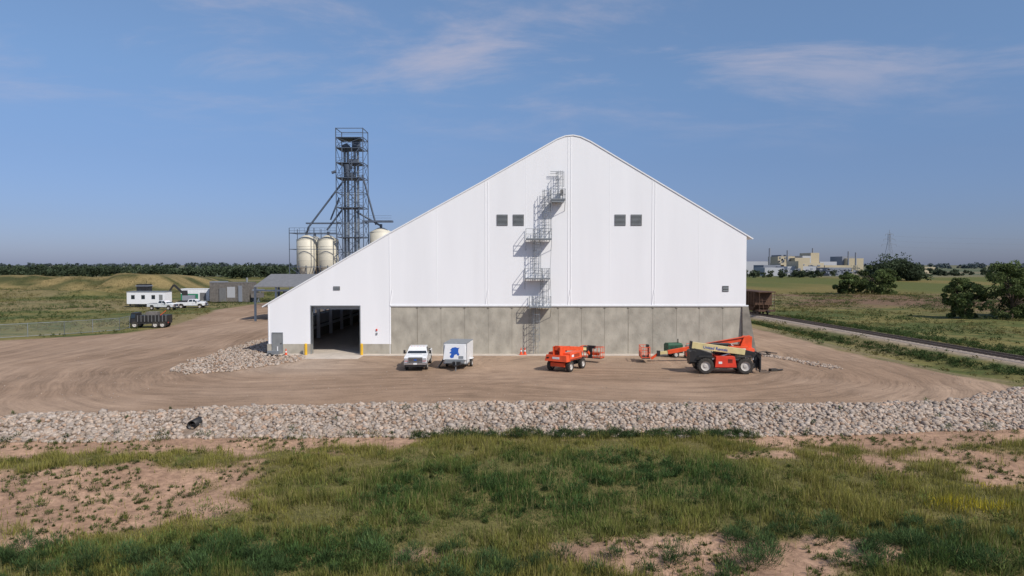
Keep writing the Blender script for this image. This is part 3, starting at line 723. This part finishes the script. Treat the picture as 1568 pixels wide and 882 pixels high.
# ------------------------------------------------------------------ boom lift
def boomlift(name,x,y,rz,L=4.6,col='orange',bz=1.55,tailz=2.12):
    b=B();O=M[col]
    for sx in(-1.2,1.2):
        for sy in(-.95,.95): b.wheel((sx,sy,.48),.48,.36,(0,1,0),rim='rim',lug=True)
        b.bar((sx,-.9,.5),(sx,.9,.5),.12,M['black'])
    b.bb(-1.5,1.5,-.55,.55,.42,.86,M['black']);b.bb(-1.75,-1.4,-.7,.7,.45,.8,O);b.bb(1.4,1.75,-.7,.7,.45,.8,O)
    b.cyl((0,0,.86),(0,0,1.02),.6,M['black'],n=24)
    b.fr(-.9,1.5,-1.12,-.42,1.02,-.75,1.4,-1.08,-.42,1.66,O);b.fr(-.9,1.5,.42,1.12,1.02,-.75,1.4,.42,1.08,1.66,O)
    b.fr(1.3,2.1,-1.1,1.1,.95,1.35,2.0,-1.0,1.0,1.5,O)
    for s in(-1,1):
        for i in range(5): b.box((-.3+i*.22,s*1.115,1.38),(.08,.02,.30),M['black'])
        b.box((.95,s*1.12,1.4),(.42,.02,.2),M['white'])
        b.bb(-.85,1.45,s*1.12-.012,s*1.12+.012,1.06,1.12,M['black'])
    b.box((2.06,0,1.25),(.03,.7,.18),M['white']);b.box((2.07,-.8,1.25),(.03,.25,.12),M['black'])
    b.bb(-.9,1.6,-.4,.4,1.0,1.25,M['black'])
    for s0,s1 in((-.38,-.28),(.28,.38)):
        b.hull([(.7,s0,1.2),(1.9,s0,1.2),(1.9,s1,1.2),(.7,s1,1.2),(1.2,s0,tailz+.13),(1.95,s0,tailz+.13),(1.95,s1,tailz+.13),(1.2,s1,tailz+.13)],O)
    a=Vector((1.85,0,tailz));e=Vector((-L+1.2,0,bz))
    b.beam(a,e,.38,.42,O,.34,.36);b.beam(e+Vector((.05,0,0)),e+Vector((-.9,0,-.12)),.26,.28,M['cream'])
    b.cyl((.6,0,1.3),(.0,0,1.75),.09,M['chrome'])
    j=e+Vector((-.9,0,-.12));b.box(j,(.3,.4,.5),M['black']);b.beam(j,(j.x-.7,0,j.z-.55),.2,.22,O)
    bx=j.x-.95;z0=.42;hw=1.1
    b.bb(bx-.8,bx,-hw,hw,z0,z0+.06,M['black']);b.box((bx-.02,0,z0+.5),(.1,.4,.9),M['black'])
    for xx in(bx-.8,bx):
        for yy in(-hw,-.37,.37,hw): b.bar((xx,yy,z0),(xx,yy,z0+1.1),.05,O)
        for h in(.12,.55,1.1): b.bar((xx,-hw,z0+h),(xx,hw,z0+h),.05,O)
    for yy in(-hw,hw):
        for h in(.12,.55,1.1): b.bar((bx-.8,yy,z0+h),(bx,yy,z0+h),.05,O)
        b.bar((bx-.4,yy,z0),(bx-.4,yy,z0+1.1),.045,O)
    b.box((bx-.1,.1,z0+1.1),(.25,.8,.28),M['black']);b.box((bx-.82,0,z0+.35),(.02,1.3,.3),O)
    b.cyl(a+Vector((0,-.25,.1)),(a*.4+e*.6)+Vector((0,-.25,.2)),.03,M['black'],n=6)
    b.make(name,None,(x,y,0),rz,.02)
boomlift('boom_lift',4.95,61.7,R(180+58),4.3,'orange')
boomlift('boom_lift',21.2,66.0,R(-4),7.2,'orange',.95,2.45)
# ------------------------------------------------------------------ telehandler
b=B();Rr=M['red'];Cr=M['cream']
for xx in(-1.7,1.7):
    for yy in(-1.0,1.0): b.wheel((xx,yy,.70),.70,.44,(0,1,0),rim='rim',lug=True)
    b.bar((xx,-.9,.7),(xx,.9,.7),.2,M['black'])
b.bb(-2.5,2.4,-.45,.45,.55,1.15,M['black'])
b.fr(-.9,.95,-1.2,-.5,.6,-.8,.8,-1.15,-.5,1.52,Rr)
b.bb(-1.0,1.0,-1.15,-.5,.5,.62,M['black'])
for i in range(4): b.box((.25+i*.1,-1.19,1.15),(.05,.02,.35),M['black'])
b.box((-.45,-1.2,1.0),(.3,.02,.2),M['white'])
b.prism([(-2.95,.75),(-2.95,1.75),(-2.5,2.15),(-1.0,1.7),(-1.0,1.1),(-2.3,.9)],'y',-.5,.5,M['black'])
b.prism([(-3.0,1.0),(-3.0,1.9),(-2.75,2.05),(-2.45,1.95),(-2.45,1.0)],'y',-.95,.5,M['black'])
b.fr(-.75,.95,.35,1.2,.7,-.75,.9,.35,1.2,1.5,Rr)
for xx,yy in((-.7,.4),(.85,.4),(-.7,1.15),(.7,1.15)): b.bar((xx,yy,1.5),(xx*.85,yy,2.4),.05,M['black'])
b.bb(-.8,.85,.33,1.22,2.38,2.46,M['black']);b.bb(-.55,.65,.42,1.12,1.52,2.37,M['glass'])
for xx in(-1.7,1.7): b.fr(xx-.72,xx+.72,-1.22,-.8,1.46,xx-.55,xx+.55,-1.22,-.8,1.56,M['black'])
b.beam((-2.75,-.1,2.42),(1.9,-.1,1.82),.46,.56,Cr,.44,.5);b.beam((1.85,-.1,1.83),(2.75,-.1,1.62),.34,.38,M['black'])
b.beam((-2.85,-.1,2.44),(-2.7,-.1,2.42),.56,.66,M['black'])
b.cyl((-.9,-.1,1.1),(.6,-.1,1.7),.10,M['chrome'])
b.beam((2.7,-.1,1.65),(3.0,-.1,.55),.36,.42,M['black'],.5,.35)
b.bb(3.0,3.12,-.85,.75,.45,1.35,M['black'])
for yy in(-.7,-.35,.25,.6): b.bb(2.98,3.16,yy-.05,yy+.05,.35,1.75,M['black'])
for zz in(1.72,1.2,.5): b.bb(3.0,3.1,-.85,.75,zz,zz+.07,M['black'])
for yy in(-.55,.45): b.bb(3.1,4.0,yy-.07,yy+.07,.1,.16,M['black']);b.bb(3.06,3.14,yy-.07,yy+.07,.1,1.2,M['black'])
b.box((2.35,-1.0,1.35),(.12,.2,.2),M['lamp']);b.bb(2.2,2.6,-.9,.9,.5,.9,M['black'])
th=b.make('telehandler',None,(18.55,60.0,0),R(-3),.025)
cu=bpy.data.curves.new('lettering','FONT');cu.body='United Rentals';cu.size=.36;cu.extrude=.004;cu.offset=.002
tx_=bpy.data.objects.new('lettering',cu);scene.collection.objects.link(tx_);cu.materials.append(M['blue']);tx_.parent=th
tx_.location=(-1.75,-.345,2.15);tx_.rotation_euler=(R(90),math.atan2(.6,4.65),0)
# ------------------------------------------------------------------ small yard items
def cone(x,y):
    b=B();b.box((0,0,.02),(.4,.4,.04),M['orange']);b.cyl((0,0,.04),(0,0,.75),.15,M['orange'],.03,16);b.cyl((0,0,.35),(0,0,.48),.1,M['white'],.078,16);b.make('traffic_cone',None,(x,y,.06))
cone(.95,71.2);cone(1.35,71.3);cone(-23.4,70.4)
b=B();b.bb(-.8,.8,-.55,.55,.45,1.3,M['green']);b.fr(-.8,.8,-.55,.55,1.3,-.7,.7,-.4,.4,1.45,M['green']);b.cyl((.5,0,1.45),(.5,0,1.85),.06,M['black']);b.bar((-.8,0,.5),(-1.7,0,.42),.07,M['black'])
for s in(-.65,.65): b.wheel((0,s,.33),.33,.2,(0,1,0))
for i in range(5): b.box((-.5+i*.16,-.555,1.0),(.08,.02,.35),M['black'])
b.make('portable_generator',None,(16.6,70.0,0),R(12),.03)
b=B();b.bb(-.8,.8,-.5,.5,.1,.2,M['wood']);b.bb(-.75,.75,-.45,.45,.2,.62,M['red']);b.bb(-.75,-.2,-.46,-.0,.62,1.3,M['louver']);b.bar((-.7,-.4,.6),(-.7,-.4,1.5),.04,M['orange']);b.bar((.7,-.4,.6),(.7,-.4,1.5),.04,M['orange']);b.bar((-.7,-.4,1.5),(.7,-.4,1.5),.04,M['orange'])
b.make('equipment_skid',None,(18.4,69.3,0),0,.015)
b=B()
for i in range(7):
    a=rng.uniform(0,3.14);b.box((rng.uniform(-1,1),rng.uniform(-.4,.4),.08+.05*i),(rng.uniform(.6,1.3),.15,.08),M['wood'],a)
b.make('timber_offcuts',None,(26.3,71,0))
b=B();b.box((0,0,.12),(.7,.4,.22),M['rubber'],.3);b.cyl((.4,0,.1),(.9,.2,.1),.08,M['black']);b.make('dark_blob',None,(23.3,60.6,0),0,.05)  # low dark box and stub, forming a dark blob on the ground
b=B();b.bb(-.6,.6,-.25,.25,.25,.6,M['galv']);b.cyl((.4,0,.6),(.4,0,1.05),.05,M['white']);b.wheel((-.3,-.3,.2),.2,.1,(0,1,0));b.wheel((-.3,.3,.2),.2,.1,(0,1,0));b.make('hand_cart',None,(-24.6,70.2,0))
# ------------------------------------------------------------------ left yard background
def container(name,x,y,l,w,h,m,rz=0,band=None,extra=None):
    b=B();b.bb(0,l,0,w,.15,h,M[m])
    for q in np.arange(.1,l,.35): b.bb(q,q+.17,-.04,0,.3,h-.12,M[m])
    for q in np.arange(.1,w,.35): b.bb(l,l+.04,q,q+.17,.3,h-.12,M[m])
    b.bb(-.05,l+.05,-.06,w+.05,h-.1,h+.02,M[m]);b.bb(0,l,0,w,0,.15,M['black'])
    if band: b.bb(l*.0,l*.62,-.055,-.045,.3,h*.62,M[band]);b.bb(l*.68,l*.9,-.06,-.045,.4,h*.7,M['louver'])
    if extra: extra(b)
    return b.make(name,None,(x,y,0),rz)
container('shipping_container',-84.5,174,7.2,3,3.3,'whitemetal',0,'tealgreen')
def ex(b):
    b.bb(2.5,4.2,-.3,0,.2,3.6,M['louver']);b.bb(7.3,8.2,-.3,0,.2,4.2,M['plantgrey'])
    b.bb(-.1,3.4,.3,3.2,5,5.25,M['plantgrey']);b.bb(4.4,6.4,-.06,-.02,1.2,3.9,M['plantwhite'])
    b.cyl((9,1,5),(9,1,6.2),.25,M['galv'])
container('equipment_shed',-75.8,171,9.8,5,5,'greycont',0,None,ex)
b=B()
for q in range(8): b.bar((rng.uniform(-1.2,1.2),rng.uniform(-1,1),0),(rng.uniform(-1.2,1.2),rng.uniform(-1,1),rng.uniform(2,4)),.1,M['plantgrey'])
b.bb(-1.3,1.3,-1,1,1.2,2.4,M['greycont']);b.bb(-1,1.6,-.8,.8,2.9,3.3,M['plantgrey']);b.make('conveyor_frame',None,(-64.2,172,0))
so=empty('site_office_trailer',(-87,154,0));b=B();b.bb(0,8.6,0,3.2,.6,3.3,M['whitemetal']);b.bb(-.1,8.7,-.1,3.3,3.3,3.42,M['galv']);b.make('walls',so);b=B()
for i in range(3): b.bb(1+i*2.3,1.8+i*2.3,-.03,.0,1.7,2.6,M['glass'])
b.bb(7.3,8.1,-.04,0,.7,2.7,M['door']);b.make('windows',so);b=B()
for i in range(5): b.box((.6+i*1.8,.3,.3),(.3,.3,.6),M['black'])
b.make('supports',so)
b=B();K=M['black']
b.bb(-2.6,2.6,-1.1,1.1,.65,.95,K);b.bb(-1.6,2.6,-1.15,1.15,.95,1.9,M['black'])
for q in np.arange(-1.6,2.6,.5): b.bb(q,q+.1,-1.2,-1.15,.95,1.95,M['louver'])
b.fr(-2.7,-1.7,-1.1,1.1,.9,-2.5,-1.75,-1.0,1.0,2.3,K);b.add([(-2.55,-1.12,1.5),(-1.9,-1.12,1.5),(-1.9,-1.07,2.1),(-2.45,-1.07,2.1)],[(0,1,2,3)],M['glass'])
for xx in(-2.0,.9,1.9):
    for s in(-1,1): b.wheel((xx,s*1.0,.5),.5,.3,(0,1,0))
b.box((.2,0,2.15),(1.6,1.2,.5),M['greycont']);b.bar((1.6,-1,1.9),(2.4,-1,2.6),.08,M['orange']);b.box((2.62,-.7,.8),(.04,.3,.15),M['red'])
b.make('dump_truck',None,(-54.4,102.8,0),R(8),.02)
b=B();GY=M['plantgrey']
b.bb(-1.6,1.6,-1.2,-.7,0,.8,K);b.bb(-1.6,1.6,.7,1.2,0,.8,K);b.bb(-1.3,1.5,-1,1,.8,2.0,GY);b.fr(-1.3,-.1,-1,0,2,-1.2,-.2,-.95,0,3.2,K)
b.beam((-.5,.3,1.8),(-3.2,.3,4.6),.4,.5,K);b.beam((-3.2,.3,4.6),(-4.6,.3,2.4),.3,.4,K);b.hull([(-5.2,-.2,1.6),(-4.2,-.2,1.6),(-4.2,.8,1.6),(-5.2,.8,1.6),(-5.0,-.2,2.5),(-4.4,-.2,2.5),(-4.4,.8,2.5),(-5.0,.8,2.5)],K)
b.make('excavator',None,(-79,166.5,0),R(20))
b=B();b.bb(-1.3,1.3,-1,1,.5,4.9,K);b.bb(-1.5,1.5,-1.1,1.1,4.4,4.6,M['plantgrey']);b.box((-.5,-1.02,3.4),(.9,.05,.6),M['glass']);b.bar((1,-1,4.9),(1,-1,6),.06,K);b.make('fuel_tank_stand',None,(-86.5,160.5,0))
fm=bpy.data.materials.new('chain_link');fm.use_nodes=True;nt=fm.node_tree;N=nt.nodes;L=nt.links
tc=N.new('ShaderNodeTexCoord');mp=N.new('ShaderNodeMapping');mp.inputs['Rotation'].default_value=(0,R(45),0);L.new(tc.outputs['Object'],mp.inputs[0])
w1=N.new('ShaderNodeTexWave');w1.bands_direction='X';w1.inputs['Scale'].default_value=3;w2=N.new('ShaderNodeTexWave');w2.bands_direction='Z';w2.inputs['Scale'].default_value=3
L.new(mp.outputs[0],w1.inputs['Vector']);L.new(mp.outputs[0],w2.inputs['Vector'])
mxx=N.new('ShaderNodeMath');mxx.operation='MAXIMUM';L.new(w1.outputs['Fac'],mxx.inputs[0]);L.new(w2.outputs['Fac'],mxx.inputs[1])
gt=N.new('ShaderNodeMath');gt.operation='GREATER_THAN';gt.inputs[1].default_value=.985;L.new(mxx.outputs[0],gt.inputs[0]);L.new(gt.outputs[0],N['Principled BSDF'].inputs['Alpha'])
N['Principled BSDF'].inputs['Base Color'].default_value=(.3,.31,.3,1)
b=B();fp=[(-100,84),(-66.5,86.5),(-60.5,92),(-56.5,98),(-58.5,112)]
for (xa,ya),(xb,yb) in zip(fp[:-1],fp[1:]):
    Ld=math.hypot(xb-xa,yb-ya);k=max(1,int(Ld/3))
    for i in range(k+1):
        xx=xa+(xb-xa)*i/k;yy=ya+(yb-ya)*i/k;b.cyl((xx,yy,-.3),(xx,yy,1.85),.045,M['galv'],n=6)
    for h in(.12,1.8): b.cyl((xa,ya,h),(xb,yb,h),.03,M['galv'],n=6)
    b.add([(xa,ya,.1),(xb,yb,.1),(xb,yb,1.8),(xa,ya,1.8)],[(0,1,2,3)],fm)
b.make('chain_link_fence')
# ------------------------------------------------------------------ railway
b=B()
ysr=np.arange(30,520,6.0)
def rx(y): 
    return 45+(120-y)*.07-(max(0,y-140)**2)*.00035
for sgn in(-.72,.72):
    for ya,yb in zip(ysr[:-1],ysr[1:]):
        b.hull([(rx(ya)+sgn-.08,ya,.45),(rx(ya)+sgn+.08,ya,.45),(rx(yb)+sgn+.08,yb,.45),(rx(yb)+sgn-.08,yb,.45),(rx(ya)+sgn-.04,ya,.64),(rx(ya)+sgn+.04,ya,.64),(rx(yb)+sgn+.04,yb,.64),(rx(yb)+sgn-.04,yb,.64)],M['railsteel'])
b2=B()
for yy in np.arange(30,260,.75): b2.box((rx(yy),yy,.38),(2.5,.22,.16),M['wood'],rz=.07)
for ya,yb in zip(ysr[:-1],ysr[1:]):
    b2.hull([(rx(ya)-3.1,ya,-.3),(rx(ya)+3.1,ya,-.3),(rx(yb)+3.1,yb,-.3),(rx(yb)-3.1,yb,-.3),(rx(ya)-1.8,ya,.44),(rx(ya)+1.8,ya,.44),(rx(yb)+1.8,yb,.44),(rx(yb)-1.8,yb,.44)],M['ballast'])
rl=empty('railway_track');b.make('rails',rl);b2.make('sleepers_and_ballast',rl)
def hopper(x,y,rz):
    b=B();U=M['rust']
    b.bb(-1.5,1.5,1.5,14.5,2.3,4.6,U);b.prism([(1.5,2.3),(14.5,2.3),(13.0,1.2),(9.5,1.2),(8.2,2.0),(7.8,2.0),(6.5,1.2),(3,1.2)],'x',-1.4,1.4,U)
    b.bb(-1.5,1.5,0,1.5,1.2,1.45,U);b.bb(-1.5,1.5,14.5,16,1.2,1.45,U);b.bb(-1.58,1.58,.0,16,4.55,4.72,U)
    for q in np.arange(1.6,14.5,1.1):
        for s in(-1,1): b.bb(s*1.55-.06,s*1.55+.06,q,q+.12,2.0,4.6,U)
    for xx in(-1.35,-.5,.5,1.35): b.bar((xx,.1,1.4),(xx,.1 if abs(xx)>1 else 1.5,4.6),.07,U)
    for zz in(2,2.5,3,3.5,4): b.bar((.9,.05,zz),(1.35,.05,zz),.03,M['galv'])
    for h in(2.0,3.2): b.bar((-1.35,.1,h),(1.35,.1,h),.05,U)
    for yy in(1.4,3.2,12.8,14.6):
        for s in(-.72,.72): b.wheel((s,yy,.64+.46),.46,.14,rim='rust')
    for yy in(2.3,13.7):
        for s in(-1,1): b.bb(s*.95-.08,s*.95+.08,yy-1.4,yy+1.4,.95,1.3,M['black'])
    b.box((0,-.3,1.25),(.3,.6,.3),M['black'])
    b.make('hopper_rail_car',None,(x,y,0),rz)
hopper(rx(120)-.1,120,R(4));hopper(rx(137)-.1,137,R(4.5));hopper(rx(154)-.2,154,R(5))
# ------------------------------------------------------------------ distant plant, pylon
pl=empty('industrial_plant');b=B()
for x0,x1,zt,yy,m in [(218,240,12.4,640,'plantwhite'),(221,239,9.0,600,'plantgrey'),(253,269,17.2,650,'beige'),(257,267,18.7,652,'plantgrey'),(265,279,15.8,640,'beige'),(273,281,17.7,642,'plantwhite'),(282,290,20.5,645,'beige'),(236,274,10.8,600,'beige'),(232,256,7.9,575,'plantwhite'),(293,309,12.2,650,'plantwhite'),(284,316,8.8,620,'beige'),(265,283,6.9,570,'plantgrey'),(319,331,17.3,660,'plantgrey'),(321,337,15.4,655,'beige'),(211,227,6.9,570,'plantwhite'),(239,243,12.3,570,'beige'),(421,434,6.8,700,'beige')]:
    b.bb(x0,x1,yy,yy+25,0,zt,M[m])
b.make('blocks',pl);b=B()
for q in range(60):
    b.box((rng.uniform(224,289),569.4,rng.uniform(2,6)),(2.2,.3,1.2),M['plantgrey'])
for q in range(26):
    b.box((rng.uniform(238,272),599.7,rng.uniform(5,10)),(rng.uniform(1,3),.3,1.0),M['plantgrey'])
for q in range(16):
    b.box((rng.uniform(254,268),649.7,rng.uniform(10,16)),(1.4,.3,1.4),M['plantgrey'])
for xx,zt in((245,25),(262,23),(286,25),(320,22),(327,21)): b.cyl((xx,650,0),(xx,650,zt),.8,M['plantgrey'],n=8)
b.make('windows_and_stacks',pl)
def pylon(x,y,h,wd):
    b=B();m=M['farsteel'];t=.24
    f=lambda z:wd*(1-.82*min(1,z/(h*.75)))
    zs=[0,h*.18,h*.34,h*.47,h*.58,h*.67,h*.75,h*.83,h*.91]
    for z0,z1 in zip(zs[:-1],zs[1:]):
        for sx in(-1,1):
            for sy in(-1,1): b.bar((x+sx*f(z0)/2,y+sy*f(z0)/2,z0),(x+sx*f(z1)/2,y+sy*f(z1)/2,z1),t,m)
            b.bar((x+sx*f(z0)/2,y-f(z0)/2,z0),(x-sx*f(z1)/2,y-f(z1)/2,z1),t*.7,m)
        b.bar((x-f(z1)/2,y-f(z1)/2,z1),(x+f(z1)/2,y-f(z1)/2,z1),t*.7,m)
    b.bar((x,y,h*.88),(x,y,h),t,m)
    for z,l in((h*.67,6.5),(h*.79,5),(h*.9,3.5)):
        b.bar((x-l,y,z),(x+l,y,z),t,m);b.bar((x-l,y,z),(x,y,z+1.8),t*.7,m);b.bar((x+l,y,z),(x,y,z+1.8),t*.7,m)
        for s in(-1,1): b.bar((x+s*l,y,z),(x+s*l,y,z-1.6),t*.7,m)
    b.make('transmission_tower')
pylon(331,600,40,9)
pylon(620,560,40,9)
b=B()
for z,l in((25.2,6.5),(30,5),(34.4,3.5)):
    for s in(-1,1):
        pr=None
        for i in range(13):
            t=i/12;p=(331+s*l+(289)*t,600-40*t,z-7*4*t*(1-t)*.5)
            if pr: b.bar(pr,p,.04,M['farsteel'])
            pr=p
b.make('power_lines')
# ------------------------------------------------------------------ world
az=44;el=43
sd=Vector((math.sin(R(az))*math.cos(R(el)),-math.cos(R(az))*math.cos(R(el)),math.sin(R(el))))
wd=bpy.data.worlds.new('World');scene.world=wd;wd.use_nodes=True;nt=wd.node_tree;N=nt.nodes;L=nt.links
bg=N['Background'];bg.inputs[1].default_value=.115
sk=N.new('ShaderNodeTexSky');sk.sky_type='NISHITA';sk.sun_disc=False;sk.sun_elevation=R(el)
sk.sun_rotation=math.atan2(sd.x,sd.y);sk.air_density=1.0;sk.dust_density=.8;sk.ozone_density=2.0;sk.altitude=500
tc=N.new('ShaderNodeTexCoord');sx=N.new('ShaderNodeSeparateXYZ');L.new(tc.outputs['Generated'],sx.inputs[0])
def mr(src,a,b_,c,d,sm=True):
    n=N.new('ShaderNodeMapRange');n.interpolation_type='SMOOTHSTEP' if sm else 'LINEAR'
    for i,q in zip((1,2,3,4),(a,b_,c,d)): n.inputs[i].default_value=q
    L.new(src,n.inputs[0]);return n.outputs[0]
rp=N.new('ShaderNodeValToRGB');cr=rp.color_ramp;cr.elements[0].position=0;cr.elements[0].color=(.38,.44,.76,1);cr.elements[1].position=.5;cr.elements[1].color=(1.2,1.17,1.2,1)
for p_,c_ in((.06,(.44,.49,.74,1)),(.14,(.57,.62,.80,1)),(.25,(.80,.87,.98,1)),(.36,(1.0,1.05,1.11,1))):
    e=cr.elements.new(p_);e.color=c_
L.new(sx.outputs['Z'],rp.inputs[0])
mul=N.new('ShaderNodeMix');mul.data_type='RGBA';mul.blend_type='MULTIPLY';mul.inputs[0].default_value=1
L.new(sk.outputs[0],mul.inputs[6]);L.new(rp.outputs[0],mul.inputs[7])
dv=N.new('ShaderNodeMath');dv.operation='ADD';dv.inputs[1].default_value=.12;L.new(sx.outputs['Z'],dv.inputs[0])
vd=N.new('ShaderNodeCombineXYZ')
for i,o in enumerate(('X','Y')):
    d=N.new('ShaderNodeMath');d.operation='DIVIDE';L.new(sx.outputs[o],d.inputs[0]);L.new(dv.outputs[0],d.inputs[1]);L.new(d.outputs[0],vd.inputs[i])
mp=N.new('ShaderNodeMapping');mp.inputs['Scale'].default_value=(.75,1.25,1);mp.inputs['Rotation'].default_value=(0,0,R(-16));mp.inputs['Location'].default_value=(3.1,1.7,0);L.new(vd.outputs[0],mp.inputs[0])
nz=N.new('ShaderNodeTexNoise');nz.inputs['Scale'].default_value=1.5;nz.inputs['Detail'].default_value=10;nz.inputs['Roughness'].default_value=.62;nz.inputs['Distortion'].default_value=.35;L.new(mp.outputs[0],nz.inputs['Vector'])
cl=mr(nz.outputs['Fac'],.44,.74,0,.62);ht=mr(sx.outputs['Z'],.12,.32,0,1)
cm=N.new('ShaderNodeMath');cm.operation='MULTIPLY';L.new(cl,cm.inputs[0]);L.new(ht,cm.inputs[1])
mx=N.new('ShaderNodeMix');mx.data_type='RGBA';L.new(cm.outputs[0],mx.inputs[0]);L.new(mul.outputs[2],mx.inputs[6]);mx.inputs[7].default_value=(4.9,4.5,5.1,1)
L.new(mx.outputs[2],bg.inputs[0])
sun=bpy.data.lights.new('sun','SUN');sun.energy=3.9;sun.angle=R(.8);sun.color=(1,.94,.86)
so_=bpy.data.objects.new('sun',sun);scene.collection.objects.link(so_);so_.rotation_euler=(-sd).to_track_quat('-Z','Y').to_euler()
# ------------------------------------------------------------------ camera
cd=bpy.data.cameras.new('camera');cd.lens=24;cd.sensor_width=36;cd.clip_end=20000;cd.clip_start=.5
co=bpy.data.objects.new('camera',cd);scene.collection.objects.link(co);co.location=(0,0,9.5);co.rotation_euler=(R(90-1.97),0,0)
scene.camera=co
scene.view_settings.view_transform='Standard';scene.view_settings.look='None';scene.view_settings.exposure=0
